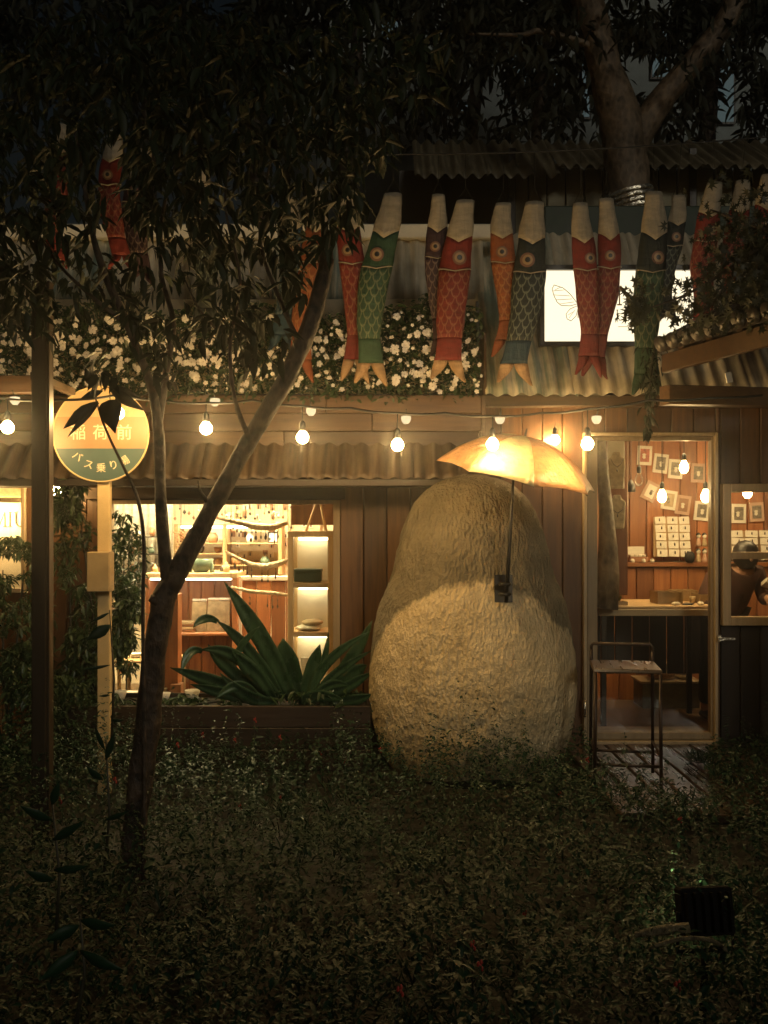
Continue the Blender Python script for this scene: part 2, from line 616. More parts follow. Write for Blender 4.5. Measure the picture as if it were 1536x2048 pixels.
cw(-5, xl0, -.08, zt); cw(xl0, xl1, -.08, zlw0); cw(xl0, xl1, zlw1, zt); cw(xl1, xw0, -.08, zt)
cw(xw0, xw1, -.08, zw0); cw(xw0, xw1, zw1, zt); cw(xw1, xd0, -.08, zt); cw(xd0, xd1, zd1, zt); cw(xd1, xr0, -.08, zt)
cw(xr0, xr1, -.08, zr0); cw(xr0, xr1, zr1, zt); cw(xr1, 5, -.08, zt)
car.build('wall_core', M['dark_wood'], shop)
planks(-5, xl0, .17, -.08, zt)
planks(xl0, xl1, .17, -.08, zlw0)
planks(xl1, xw0, .165, -.08, 1.83)
planks(xw0, xw1, .165, -.08, zw0)
planks(xw1, X(962), .163, -.08, 1.83)
planks(X(962), xd0, .15, -.08, zt)
planks(xd0, xd1, .16, zd1, zt)
planks(xd1, xr0, .05, -.08, zt, mat='plank')
planks(xr0, xr1, .16, -.08, zr0, mat='dark_wood')
planks(xr0, xr1, .16, zr1, zt)
planks(xr1, 5, .16, -.08, zt)

# fascia, awning and gutter boards over the main window
for i, (za, zb) in enumerate(((2.085, 2.20), (2.203, 2.325), (2.328, 2.45))):
    x = -5.0
    while x < X(962, 6.28):
        L = random.uniform(1.3, 2.0)
        x2 = min(x + L, X(962, 6.28))
        block('fascia_board', (x + .002, 6.25 + random.uniform(-.004, .004), za), (x2 - .002, 6.28, zb), M['plank_h'], shop, .004)
        x = x2
block('fascia_end', (X(962, 6.28), 6.25, 2.085), (X(962, 6.28) + .03, 6.59, 2.45), M['plank_h'], shop)


def corrugated(name, a, b, c, pitch, amp, mat, parent, th=.004, rag=0.0, rows=6):
    """sheet from top edge a-b down to c (below a)"""
    a, b, c = Vector(a), Vector(b), Vector(c)
    ux = b - a; dn = c - a
    nrm = ux.cross(dn).normalized()
    if nrm.y > 0: nrm = -nrm
    n = max(6, int(ux.length / pitch * 8))
    m = MB()
    ph = random.uniform(0, 6)
    for side in (0, 1):
        for j in range(rows + 1):
            for i in range(n + 1):
                s = ux.length * i / n
                q = j / rows
                if j == rows and rag: q += rag * (noise.noise(Vector((s * 6, ph, 0)))) / dn.length
                p = a + ux * (i / n) + dn * q + nrm * (amp * math.sin(2 * PI * s / pitch) - side * th)
                m.v.append(tuple(p))
    k = (rows + 1) * (n + 1)
    for j in range(rows):
        for i in range(n):
            q = j * (n + 1) + i
            m.face((q, q + n + 1, q + n + 2, q + 1), 0, True)
            m.face((k + q, k + q + 1, k + q + n + 2, k + q + n + 1), 0, True)
    for i in range(n):
        q = rows * (n + 1) + i
        m.face((q, k + q, k + q + 1, q + 1))
    return m.build(name, M[mat], parent)


# awning of brown corrugated sheets over the window
x = -3.4
while x < X(955, 6.2) - .05:
    x2 = min(x + .72, X(955, 6.2))
    corrugated('awning_sheet', (x, 6.24, Z(888, 6.24)), (x2 + .02, 6.24, Z(888, 6.24)), (x, 6.02, Z(957, 6.02)), .112, .016, 'roof_brown', shop)
    x = x2
block('gutter_board', (-3.4, 6.0, Z(972, 6.0)), (X(952, 6.0), 6.035, Z(958, 6.0)), M['dark_wood_h'], shop)
block('soffit_board', (-3.4, 6.04, Z(969, 6.0)), (X(952, 6.0), 6.55, Z(962, 6.0)), M['dark_wood_h'], shop)
block('header_board', (xw0 - .15, 6.555, Z(999)), (xw1 + .04, 6.597, 1.86), M['plank_h'], shop)
block('eave_beam', (X(960, 6.45), 6.42, 2.40), (5, 6.55, 2.475), M['plank_h'], shop)

# roof: cream sheets above the hedge on one side, down to the eave over the door on the other
RY, RZ = 7.35, Z(468, 7.35)
x = -4.6
k = 0
while x < X(948, 7.3):
    x2 = min(x + .62, X(950, 7.3))
    corrugated('roof_sheet', (x, 7.02, Z(474, 7.0)), (x2 + .03, 7.02, Z(474, 7.0)), (x, 6.90, Z(600, 6.9)), .12, .016, 'roof_cream' if k % 3 else 'roof_green', shop, rag=.03)
    x = x2; k += 1
xa = X(950, 7.2)
x = xa; k = 0
while x < 4.9:
    x2 = min(x + .62, 4.9)
    corrugated('roof_sheet', (x, RY, RZ), (x2 + .03, RY, RZ), (x - .02, 6.27, Z(789, 6.27)), .113, .017, 'roof_green' if k == 0 else 'roof_cream', shop, rag=.012, rows=10)
    x = x2; k += 1
block('ridge_cap', (-4.6, 6.96, Z(476, 6.96)), (X(1004, 6.96), 7.06, Z(447, 6.96)), M['wall_white'], shop, .01)
block('loft_wall', (-4.6, 7.07, 2.4), (xa, 7.11, Z(450, 7.0)), M['dark_wood'], shop, 0)
block('ridge_board', (X(1090, 7.35), RY + .02, RZ - .05), (4.9, RY + .06, RZ + .24), M['dark_green'], shop, .01)
block('upper_wall', (-4.6, 6.86, 2.46), (xa - .03, 6.90, Z(601, 6.9)), M['cream'], shop, .004)
block('roof_cheek', (xa - .03, 6.3, 2.47), (xa - .01, 6.95, 2.9), M['plank'], shop, .004)

# ------------------------------------------------------------------ windows and door of the shop


def frame(name, x0, x1, z0, z1, y0, y1, wd, parent, bars=(), vbars=()):
    """a joined frame (part): stiles and rails, butted"""
    fo = MB()
    fo.box((x0, y0, z0), (x0 + wd, y1, z1)); fo.box((x1 - wd, y0, z0), (x1, y1, z1))
    fo.box((x0 + wd, y0, z0), (x1 - wd, y1, z0 + wd)); fo.box((x0 + wd, y0, z1 - wd), (x1 - wd, y1, z1))
    for b, h in bars: fo.box((x0 + wd, y0 + .002, b - h / 2), (x1 - wd, y1 - .002, b + h / 2))
    o = fo.build(name, M['cream_frame'], parent)
    bevel_mod(o, .004)
    return o


fr = frame('door_frame', xd0 - .005, xd1, -.05, zd1, WY - .05, WY + .10, .025, shop)
dm = MB()
dx0, dx1, dz1 = xd0 + .027, xd1 - .022, zd1 - .027
dm.box((dx0, WY - .02, -.02), (dx0 + .075, WY + .03, dz1)); dm.box((dx1 - .022, WY - .02, -.02), (dx1, WY + .03, dz1))
dm.box((dx0 + .075, WY - .02, -.02), (dx1 - .022, WY + .03, .03)); dm.box((dx0 + .075, WY - .02, dz1 - .03), (dx1 - .022, WY + .03, dz1))
door = bevel_mod(dm.build('glass_door', M['cream_frame'], shop), .004)
link('pane', MB().box((dx0 + .07, WY, .025), (dx1 - .02, WY + .006, dz1 - .025)).mesh('pane', M['glass']), door)
hd = MB()
hd.box((X(1428), WY - .085, Z(1278)), (X(1462), WY - .065, Z(1272)))
hd.box((X(1428), WY - .07, Z(1282)), (X(1436), WY - .018, Z(1268)))
bevel_mod(hd.build('handle', M['foil'], door), .002)
hg = MB(); hg.tube([(xd0 + .0, WY - .06, Z(1430)), (xd0 + .0, WY - .06, Z(1395))], .012, 8)
hg.build('hinge', M['foil'], door)
rw = frame('side_window', xr0, xr1, zr0, zr1, WY - .05, WY + .06, .06, shop, bars=((Z(1111), .05),))
link('pane', MB().box((xr0 + .05, WY, zr0 + .05), (xr1 - .05, WY + .006, zr1 - .05)).mesh('pane', M['glass']), rw)
mw = MB()
mw.box((xw0, WY - .01, zw0), (xw0 + .03, WY + .08, zw1)); mw.box((xw1 - .05, WY - .01, zw0), (xw1, WY + .08, zw1))
mw.box((xw0 + .03, WY - .01, zw0), (xw1 - .05, WY + .08, zw0 + .05)); mw.box((xw0 + .03, WY - .01, zw1 - .03), (xw1 - .05, WY + .08, zw1))
mwo = mw.build('shop_window', M['pale_wood'], shop)
link('pane', MB().box((xw0 + .02, WY + .03, zw0 + .03), (xw1 - .03, WY + .036, zw1 - .02)).mesh('pane', M['glass']), mwo)
lw = frame('corner_window', xl0, xl1, zlw0, zlw1, WY - .02, WY + .08, .03, shop, bars=((Z(1000), .035),))
link('pane', MB().box((xl0 + .02, WY + .02, zlw0 + .02), (xl1 - .02, WY + .026, zlw1 - .02)).mesh('pane', M['glass']), lw)

# rooms: floor, ceiling, partition and back walls
inn = shop
block('shop_floor', (-5, WY + .1, -.06), (5, 9.0, -.02), M['floor_in'], inn, 0)
block('shop_ceiling', (-5, WY + .1, 2.36), (5, 9.0, 2.40), M['wall_white'], inn, 0)
block('partition', (.15, WY + .1, -.02), (.2, 8.9, 2.36), M['red_wood'], inn, 0)
block('side_wall', (-4.95, WY + .1, -.02), (-4.9, 8.9, 2.36), M['wall_white'], inn, 0)
block('side_wall', (4.9, WY + .1, -.02), (4.95, 8.9, 2.36), M['red_wood'], inn, 0)
block('back_wall', (-5, 8.92, -.02), (5, 8.97, 2.36), M['wall_white'], inn, 0)
BY = 8.3
planks(.25, 4.9, .155, Z(1122, BY), 2.36, y=BY, mat='red_wood', name='indoor_plank')
planks(.25, 4.9, .155, -.02, Z(1132, BY), y=BY - .22, mat='red_wood', name='indoor_plank')
block('wall_ledge', (.25, BY - .26, Z(1131, BY)), (4.9, BY, Z(1123, BY)), M['red_wood_h'], inn, .004)
block('door_sill', (xd0 + .05, WY + .10, -.02), (xd1 - .02, WY + .33, 0.0), M['concrete'], inn, .005)

STUD = MB().lathe([(0, -.014), (.007, -.008), (.004, .004), (.007, .010), (0, .014)], 6).mesh('stud', M['bead'])
# ------------------------------------------------------------------ left room: display case, shelves, driftwood, counter
# ceiling lamps added out of view above the window header to brighten the rooms
for i, (x, y, s, lab) in enumerate(((-1.9, 7.5, .5, 'unseen flat warm ceiling lamp added over the shelves by the corner of the shop'), (-.9, 7.6, .6, 'unseen flat warm ceiling lamp added over the display case'),
                                    (-3.2, 7.4, .4, 'unseen flat warm ceiling lamp added behind the lettered panel'))):
    t = thing('unseen_ceiling_lamp', lab, 'lamp', (x, y, 2.36), 'unseen ceiling lamps added to the shop')
    block('unseen_lamp_housing', (x - s / 2 - .02, y - .14, 2.335), (x + s / 2 + .02, y + .14, 2.36), M['wall_white'], t)
    MB().box((x - s / 2, y - .12, 2.318), (x + s / 2, y + .12, 2.333)).build('unseen_lamp_diffuser', M['unseen_lamp_glow'], t)
for i, (x, y, s, lab) in enumerate(((2.35, 7.3, .4, 'unseen flat dim ceiling lamp added inside behind the glass door'), (3.5, 7.4, .4, 'unseen flat dim ceiling lamp added inside behind the side window'))):
    t = thing('unseen_ceiling_lamp', lab, 'lamp', (x, y, 2.36), 'unseen ceiling lamps added to the shop')
    block('unseen_lamp_housing', (x - s / 2 - .02, y - .14, 2.335), (x + s / 2 + .02, y + .14, 2.36), M['wall_white'], t)
    MB().box((x - s / 2, y - .12, 2.318), (x + s / 2, y + .12, 2.333)).build('unseen_lamp_diffuser', M['unseen_lamp_dim'], t)

# glazed display case
CY = 6.95
cx0, cx1 = X(575, CY), X(667, CY)
cz1 = Z(1062, CY)
case = thing('display_case', 'tall pale wood display case with lit glass shelves', 'display case', ((cx0 + cx1) / 2, CY, -.02))
cf = MB()
wd = .045
dp = .36
for xx in (cx0, cx1 - wd):
    for yy in (CY, CY + dp - wd):
        cf.box((xx, yy, -.02), (xx + wd, yy + wd, cz1 - wd))
cf.box((cx0, CY, cz1 - wd), (cx1, CY + dp, cz1))
bevel_mod(cf.build('frame', M['pale_wood'], case), .004)
for py in (1166, 1264, 1388):
    block('shelf', (cx0 + .002, CY + .002, Z(py + 10, CY)), (cx1 - .002, CY + dp - .002, Z(py, CY)), M['pale_wood_h'], case)
block('back_panel', (cx0 + .045, CY + dp - .02, .0), (cx1 - .045, CY + dp - .01, cz1 - .05), M['wall_white'], case, 0)
for py in (1076, 1178, 1278):
    MB().box((cx0 + .06, CY + .26, Z(py + 5, CY)), (cx1 - .06, CY + .285, Z(py, CY))).build('light_strip', M['led_case'], case)
MB().box((cx0 + .045, CY + .012, .25), (cx1 - .045, CY + .016, cz1 - .05)).build('pane', M['glass'], case)


def P3(px, py, Y): return tuple(P(px, py, Y))


t = thing('green_box', 'dark green box on the top shelf of the display case', 'box', P(615, 1165, 7.05))
a = P(588, 1165, 7.05)
block('box_body', (a.x, 7.02, Z(1165, CY) + .002), (X(643, 7.05), 7.15, Z(1165, CY) + .072), M['dark_green'], t)
block('box_lid', (a.x - .003, 7.017, Z(1165, CY) + .073), (X(643, 7.05) + .003, 7.153, Z(1165, CY) + .10), M['dark_green'], t)


def cushion(name, label, cat, c, sx, sy, sz, mat, group=None):
    m = MB()
    prof = []
    n = 10
    for j in range(n + 1):
        a = -PI / 2 + PI * j / n
        prof.append((math.cos(a) ** .6 if math.cos(a) > 1e-6 else 0, math.sin(a)))
    m.lathe(prof, 20)
    m.v = [(c[0] + x * sx * (1 + .05 * noise.noise(Vector((x * 3, y * 3, z * 3 + c[0])))), c[1] + y * sy, c[2] + sz + z * sz + .01 * noise.noise(Vector((x * 5, y * 5, c[2])))) for x, y, z in m.v]
    o = m.build(name, M[mat])
    return tag(o, label, cat, group)


cushion('folded_cloth', 'pale folded cloth on the middle shelf of the display case', 'cloth', (X(618, 7.1), 7.08, Z(1263, CY)), .10, .10, .018, 'paper')
cushion('folded_cloth', 'greenish folded cloth lying on top of the pale one in the display case', 'cloth', (X(625, 7.1), 7.09, Z(1263, CY) + .037), .085, .09, .02, 'cushion')
block_o = block('standing_card', (X(600, 7.05), 7.09, Z(1388, CY) + .001), (X(630, 7.05), 7.11, Z(1320, CY)), M['paper'])
tag(block_o, 'white card standing on the lowest shelf of the display case', 'card')
# leather strap loop / small trestle on top of the case
t = thing('trestle', 'small wooden A-shaped trestle standing on the display case', 'trestle', P(632, 1062, 7.1))
for a, b in (((612, 1062), (634, 1004)), ((652, 1062), (641, 1004))):
    MB().tube([P(a[0], a[1], 7.1), P(b[0], b[1], 7.1)], .011, 6).build('leg', M['pale_wood'], t)
block('crossbar', (X(628, 7.1), 7.085, Z(1006, 7.1)), (X(646, 7.1), 7.115, Z(1001, 7.1)), M['pale_wood_h'], t)
tag(block('wall_board', (X(582, 7.4), 7.38, Z(1050, 7.4)), (X(690, 7.4), 7.41, 2.36), M['plank']), 'brown board hanging from the ceiling behind the trestle', 'board')

# tall shelves at the back with pots
SH = 8.45
sh = thing('wall_shelf', 'open pale wood wall shelf with three boards at the back of the shop', 'shelf', P(420, 1150, SH))
for px in (352, 449, 560):
    block('upright', (X(px - 4, SH), SH, Z(1150, SH)), (X(px + 4, SH), SH + .25, Z(1048, SH)), M['pale_wood'], sh)
for py in (1048, 1086, 1107, 1130):
    block('shelf_board', (X(356, SH), SH + .01, Z(py + 2, SH)), (X(445, SH), SH + .24, Z(py, SH)), M['pale_wood_h'], sh)
    if py != 1107: block('shelf_board', (X(453, SH), SH + .01, Z(py + 3, SH)), (X(556, SH), SH + .24, Z(py, SH)), M['pale_wood_h'], sh)
MB().box((X(360, SH), SH + .02, Z(1056, SH)), (X(556, SH), SH + .05, Z(1052, SH))).build('light_strip', M['led'], sh)


def pot(px, py, Y, r, h, mat, label, shape=0):
    m = MB()
    c = P(px, py, Y)
    prof = [(.0, 0), (r * .7, 0), (r, h * .35), (r * .95, h * .7), (r * .6, h * .92), (r * .68, h), (r * .55, h), (r * .5, h * .85)] if shape == 0 else \
           [(.0, 0), (r * .45, 0), (r * .9, h * .5), (r, h), (r * .92, h), (r * .8, h * .5), (0, h * .15)]
    m.lathe(prof, 16, c=c)
    return tag(m.build('pot' if shape == 0 else 'bowl', M[mat]), label, 'pot' if shape == 0 else 'bowl', 'pottery on the wall shelf')


pot(372, 1086, SH + .12, .05, .12, 'clay', 'reddish clay pot on the upper shelf board behind the tree')
pot(426, 1086, SH + .12, .05, .10, 'clay', 'brown clay pot beside the middle upright of the shelf')
pot(400, 1107, SH + .12, .045, .07, 'bead', 'dark bowl on the narrow middle shelf board', 1)
pot(436, 1107, SH + .12, .04, .06, 'clay', 'small clay bowl near the upright on the middle board', 1)
pot(472, 1130, SH + .12, .05, .085, 'basket', 'round woven basket pot on the lowest board right of the upright')
pot(436, 1130, SH + .12, .05, .07, 'basket', 'low woven bowl on the lowest board left of the upright', 1)
pot(500, 1086, SH + .12, .035, .09, 'paper', 'white vase on the right half of the upper shelf board')
pot(530, 1130, SH + .12, .045, .08, 'pot_green', 'green glazed pot on the right of the lowest shelf board')

# counter of red wood with a lit edge
KY = 7.6
co_ = thing('counter', 'red wood counter with a bright strip under its top', 'counter', (X(420, KY), KY, -.02))
block('counter_top', (X(290, KY), KY, Z(1156, KY)), (X(474, KY), KY + .5, Z(1146, KY)), M['pale_wood_h'], co_)
MB().box((X(300, KY), KY + .01, Z(1160, KY)), (X(462, KY), KY + .03, Z(1157, KY))).build('light_strip', M['led'], co_)
block('end_panel', (X(464, KY), KY + .002, -.02), (X(474, KY), KY + .48, Z(1157, KY)), M['red_wood'], co_)
block('end_panel', (X(290, KY), KY + .002, -.02), (X(298, KY), KY + .48, Z(1157, KY)), M['red_wood'], co_)
block('shelf_board', (X(299, KY), KY + .01, Z(1272, KY)), (X(463, KY), KY + .46, Z(1266, KY)), M['red_wood_h'], co_)
planks(X(299, KY), X(463, KY), .11, -.02, Z(1160, KY), y=KY + .46, th=.02, mat='red_wood', parent=co_, name='panel')
block('back_panel', (X(299, KY), KY + .483, -.02), (X(463, KY), KY + .49, Z(1160, KY)), M['red_wood'], co_, 0)
pot(402, 1146, KY + .12, .11, .12, 'pot_green', 'wide green glazed bowl standing on the counter top', 1)
for i, (px, wq, hq, lab) in enumerate(((398, 30, 60, 'plain kraft paper bag on the counter shelf'), (437, 46, 62, 'creased kraft paper bag with a folded white top on the counter shelf'))):
    b = thing('paper_bag', lab, 'bag', P(px, 1266, KY + .2), 'paper bags on the counter shelf')
    m = MB()
    x0, x1 = X(px - wq / 2, KY + .15), X(px + wq / 2, KY + .15); z0 = Z(1266, KY); z1 = z0 + hq * .0042
    n0 = len(m.v)
    m.v += [(x0, KY + .12, z0), (x1, KY + .12, z0), (x1, KY + .24, z0), (x0, KY + .24, z0), (x0 + .006, KY + .165, z1), (x1 - .004, KY + .17, z1), (x1 - .004, KY + .19, z1), (x0 + .006, KY + .19, z1)]
    for q in ((0, 3, 2, 1), (4, 5, 6, 7), (0, 1, 5, 4), (1, 2, 6, 5), (2, 3, 7, 6), (3, 0, 4, 7)): m.face(q)
    m.build('bag_body', M['cushion'], b)
    block('folded_top', (x0 + .004, KY + .158, z1 + .001), (x1 - .002, KY + .197, z1 + .022), M['paper'], b)
for k in range(4):
    o = block('book', (X(345, KY), KY + .06, Z(1266, KY) + .002 + k * .022), (X(386 - 3 * (k % 2), KY), KY + .2, Z(1266, KY) + .022 + k * .022), M['cream' if k % 2 else 'clay'])
    tag(o, ['brown book at the bottom of the pile on the counter shelf', 'cream book second from the bottom of the pile', 'brown book third from the bottom of the pile', 'cream book on top of the pile on the counter shelf'][k], 'book', 'books piled on the counter shelf')

# red board wall beside the case
rp = thing('panel_screen', 'low screen of red wood boards with a white edge strip', 'screen', (X(525, 7.7), 7.7, -.02))
planks(X(484, 7.7), X(600, 7.7), .12, -.02, Z(1162, 7.7), y=7.7, th=.025, mat='red_wood', parent=rp)
block('edge_strip', (X(472, 7.7), 7.695, -.02), (X(483, 7.7), 7.73, Z(1152, 7.7)), M['paper'], rp)
block('top_rail', (X(484, 7.7), 7.695, Z(1161, 7.7)), (X(600, 7.7), 7.735, Z(1152, 7.7)), M['paper'], rp)

# driftwood rods with hanging earrings
DY = 7.25


def drift(pts, wds, hang, lab):
    t = thing('driftwood_rod', lab, 'hanger', P(pts[0][0], pts[0][1], DY), 'driftwood rods with hanging earrings')
    # smooth curve
    q = [P(a, b, DY + .03 * math.sin(i)) for i, (a, b) in enumerate(pts)]
    MB().tube(q, [s / 1800 * DY / 2 for s in wds], 8).build('rod', M['driftwood'], t)
    for sgn, i in ((0, 0), (1, len(pts) - 1)):
        MB().tube([q[i], (q[i].x, q[i].y, 2.36)], .002, 4).build('string', M['cable'], t)
    for px, L in hang:
        # find rod height
        for i in range(len(pts) - 1):
            if pts[i][0] <= px <= pts[i + 1][0]:
                f = (px - pts[i][0]) / (pts[i + 1][0] - pts[i][0]); py = pts[i][1] * (1 - f) + pts[i + 1][1] * f; break
        c = P(px, py + 4, DY)
        l = L / 1800 * DY
        e = MB()
        e.tube([c, c - Vector((0, 0, l))], .0025, 4)
        s = random.choice([.010, .013, .009])
        e.lathe([(0, -s * 2.2), (s * .9, -s), (s * .7, s * .4), (0, s * 1.4)], 6, c=c - Vector((0, 0, l + s)))
        if random.random() < .6: e.lathe([(0, -s), (s * .8, 0), (0, s)], 6, c=c - Vector((0, 0, l * .5)))
        e.build('earring', M['bead'], t)


drift([(436, 1036), (470, 1043), (510, 1053), (545, 1055), (575, 1046)], [6, 9, 14, 14, 9], [(466, 6), (474, 10), (482, 10), (490, 12), (502, 20), (512, 14), (522, 14), (531, 12), (540, 16), (549, 22), (556, 14)], 'uppermost driftwood rod hung with small dark earrings')
drift([(450, 1103), (478, 1118), (505, 1131), (532, 1134), (560, 1127), (577, 1120)], [5, 7, 12, 15, 12, 9], [(470, 10), (478, 14), (487, 10), (495, 12), (503, 14), (524, 20), (536, 22), (551, 18)], 'middle driftwood rod that sags, with diamond earrings')
drift([(462, 1174), (500, 1183), (545, 1186), (580, 1191)], [6, 8, 8, 7], [(500, 16), (535, 18), (545, 20), (555, 18)], 'lowest thin driftwood rod in front of the red boards')

# board of jewellery cards on the back wall, black wire shelf with small pots, dried flowers
jb = thing('jewellery_board', 'cream board covered with small cards and earrings on the back wall', 'board', P(515, 1145, 8.8))
block('board', (X(456, 8.8), 8.8, Z(1150, 8.8)), (X(640, 8.8), 8.82, Z(1004, 8.8)), M['cream'], jb, 0)
for r in range(7):
    for c in range(13):
        if random.random() < .25: continue
        px = 462 + c * 13.5 + random.uniform(-3, 3); py = 1012 + r * 19 + random.uniform(-3, 3)
        x, z = X(px, 8.78), Z(py, 8.78); w_, h_ = random.uniform(.016, .03), random.uniform(.02, .036)
        block('card', (x - w_, 8.785, z - h_), (x + w_, 8.798, z + h_), M[random.choice(['paper', 'paper', 'cushion', 'paper_pink', 'clay'])], jb, 0)
        link('stud', STUD, jb, loc=(x, 8.778, z - random.uniform(0, .02)), scale=(1.2, 1, 1.3))
wsf = thing('wire_shelf', 'black wire shelf with two boards beside the tall shrub', 'shelf', P(280, 1145, 7.9))
for px in (246, 316):
    for yy in (7.9, 8.05):
        block('upright', (X(px, 7.9), yy, Z(1150, 7.9)), (X(px, 7.9) + .012, yy + .012, Z(1070, 7.9)), M['black'], wsf, 0)
for py in (1073, 1108, 1144):
    block('shelf_board', (X(246, 7.9), 7.9, Z(py, 7.9) - .008), (X(319, 7.9), 8.062, Z(py, 7.9)), M['dark_wood_h'], wsf, 0)
block('shelf_leg', (X(248, 7.9), 7.95, -.02), (X(254, 7.9), 7.98, Z(1151, 7.9)), M['black'], wsf, 0)
block('shelf_leg', (X(312, 7.9), 7.95, -.02), (X(318, 7.9), 7.98, Z(1151, 7.9)), M['black'], wsf, 0)
for px, py, r, h, mt, lab in ((258, 1108, .03, .07, 'clay', 'small clay pot at the shrub end of the wire shelf'), (276, 1108, .026, .10, 'bead', 'tall dark bottle on the wire shelf'), (298, 1108, .034, .06, 'pot_green', 'squat green pot on the wire shelf'),
                              (262, 1144, .034, .07, 'basket', 'brown jar on the lower board of the wire shelf'), (284, 1144, .03, .09, 'bead', 'dark jar on the lower board of the wire shelf'), (304, 1144, .03, .06, 'clay', 'reddish jar on the lower board of the wire shelf'), (270, 1073, .03, .06, 'paper', 'white pot on top of the wire shelf'), (300, 1073, .028, .08, 'clay', 'brown pot on top of the wire shelf')):
    m = MB(); c = P(px, py, 7.9); c.y = 7.98
    m.lathe([(0, 0.001), (r * .7, 0.001), (r, h * .4), (r * .85, h * .75), (r * .5, h * .9), (r * .6, h), (0, h)], 12, c=c)
    tag(m.build('jar', M[mt]), lab, 'jar', 'small jars on the wire shelf')
df = thing('dried_flowers', 'hanging bunch of dried reddish flowers beside the left limb of the tree', 'dried flowers', P(362, 1040, 7.8))
m = MB(); m.tube([P(362, 1058, 7.8), (P(362, 1058, 7.8).x, 7.8, 2.36)], .003, 4); m.build('string', M['cable'], df)
m = MB()
for _ in range(60):
    c = P(362 + random.gauss(0, 6), random.uniform(1062, 1112), 7.8 + random.uniform(-.03, .03)); r = random.uniform(.007, .014)
    m.lathe([(0, -r), (r, 0), (0, r)], 5, c=c)
m.build('flower_heads', M['clay'], df)
for k_, (px, py, s_, lab) in enumerate(((392, 1062, .06, 'framed card leaning on the upper shelf board'), (545, 1088, .05, 'small framed card standing right on the shelf'))):
    t = thing('framed_card', lab, 'frame', P(px, py, 8.5), 'framed cards on the wall shelf')
    c = P(px, 1086, 8.5); block('frame', (c.x - s_, 8.55, c.z), (c.x + s_, 8.57, c.z + s_ * 2.1), M['dark_wood'], t, .003)
    block('card', (c.x - s_ * .75, 8.545, c.z + s_ * .25), (c.x + s_ * .75, 8.549, c.z + s_ * 1.85), M['paper'], t, 0)
for k_, (px, py, wq, hq) in enumerate(((262, 1352, 26, 20), (318, 1350, 30, 16), (352, 1356, 22, 24))):
    tag(block('parcel', (X(px - wq / 2, 6.9), 6.88, Z(1410, 6.9)), (X(px + wq / 2, 6.9), 6.98, Z(1410, 6.9) + .10 + .03 * k_), M[('paper', 'cushion', 'clay')[k_]]), ['low white box on the window sill by the bush', 'cream box on the window sill behind the trunk', 'brown box on the window sill beside the strap leaves'][k_], 'box')
block('window_ledge', (xw0 - .05, 6.70, .17), (xw1 + .05, 7.0, Z(1410, 6.9) - .001), M['pale_wood_h'], shop, .004)

for k_ in range(11):
    px = random.choice((303, 312, 320, 352, 360, 368, 428, 437, 445, 453, 460)) + k_ * .6
    r, h = random.uniform(.018, .03), random.uniform(.05, .13)
    m = MB(); c = Vector((X(300 + k_ * 15, KY), KY + random.uniform(.06, .34), Z(1146, KY) + .001))
    if k_ in (6, 7): continue
    m.lathe([(0, 0), (r, 0), (r, h * .6), (r * .45, h * .78), (r * .45, h), (0, h)], 10, c=c)
    tag(m.build('bottle', M[random.choice(['bead', 'clay', 'paper', 'pot_green', 'cushion'])]), 'small bottle on the counter top, %s from the tube lamp' % ['first', 'second', 'third', 'fourth', 'fifth', 'sixth', '', '', 'seventh', 'eighth', 'ninth'][k_], 'bottle', 'bottles on the counter top')
gl_ = thing('bead_garland', 'garland of small hanging charms strung below the ceiling behind the driftwood', 'garland', P(460, 1010, 7.5))
m = MB(); m.tube([P(345 + 23 * i, 1003 + 6 * math.sin(PI * i / 10), 7.5) for i in range(11)], .003, 4); m.build('string', M['cable'], gl_)
for i in range(24):
    px = 350 + i * 9.4; py = 1006 + 6 * math.sin(PI * (px - 345) / 230); l = random.uniform(.03, .12)
    c = P(px, py, 7.5); m = MB(); m.tube([c, c - Vector((0, 0, l))], .0018, 4)
    q_ = random.uniform(.008, .016); m.lathe([(0, -q_ * 1.6), (q_, -q_ * .4), (q_ * .6, q_ * .7), (0, q_)], 6, c=c - Vector((0, 0, l + q_)))
    m.build('charm', M[random.choice(['bead', 'clay', 'paper', 'bead'])], gl_)

# small table with white crockery, white leaves of a display, curtain at the far side
tb = thing('low_table', 'low wooden table with white crockery behind the window', 'table', (X(300, 7.1), 7.1, -.02))
block('table_top', (X(235, 7.1), 7.0, Z(1318, 7.1) - .02), (X(362, 7.1), 7.35, Z(1318, 7.1)), M['pale_wood_h'], tb)
for px in (240, 352):
    for yy in (7.02, 7.30):
        block('leg', (X(px, 7.1), yy, -.02), (X(px + 6, 7.1), yy + .03, Z(1318, 7.1) - .021), M['pale_wood'], tb)
cr = [(268, .05), (290, .045), (316, .06), (340, .05)]
for i, (px, r) in enumerate(cr):
    for k in range(2 + i % 2):
        m = MB()
        c = P(px, 1318, 7.12)
        m.lathe([(0, 0), (r * .5, 0), (r, .02), (r * .96, .024), (r * .5, .008), (0, .008)], 18, c=(c.x, c.y + .05, c.z + .001 + k * .014))
        tag(m.build('saucer', M['paper']), ['white saucer in the pile nearest the bush on the low table', 'white saucer in the pile second from the bush', 'wide white saucer in the pile behind the tree trunk', 'white saucer in the pile at the strap-leaf end of the low table'][i].replace('white saucer in', ('bottom', 'upper', 'topmost')[k] + ' white saucer in').replace('wide bottom', 'wide bottom'), 'saucer', 'white saucers of the pile %s' % ['by the bush', 'next to it', 'behind the trunk', 'by the far end'][i])
cu = MB()
n = 40
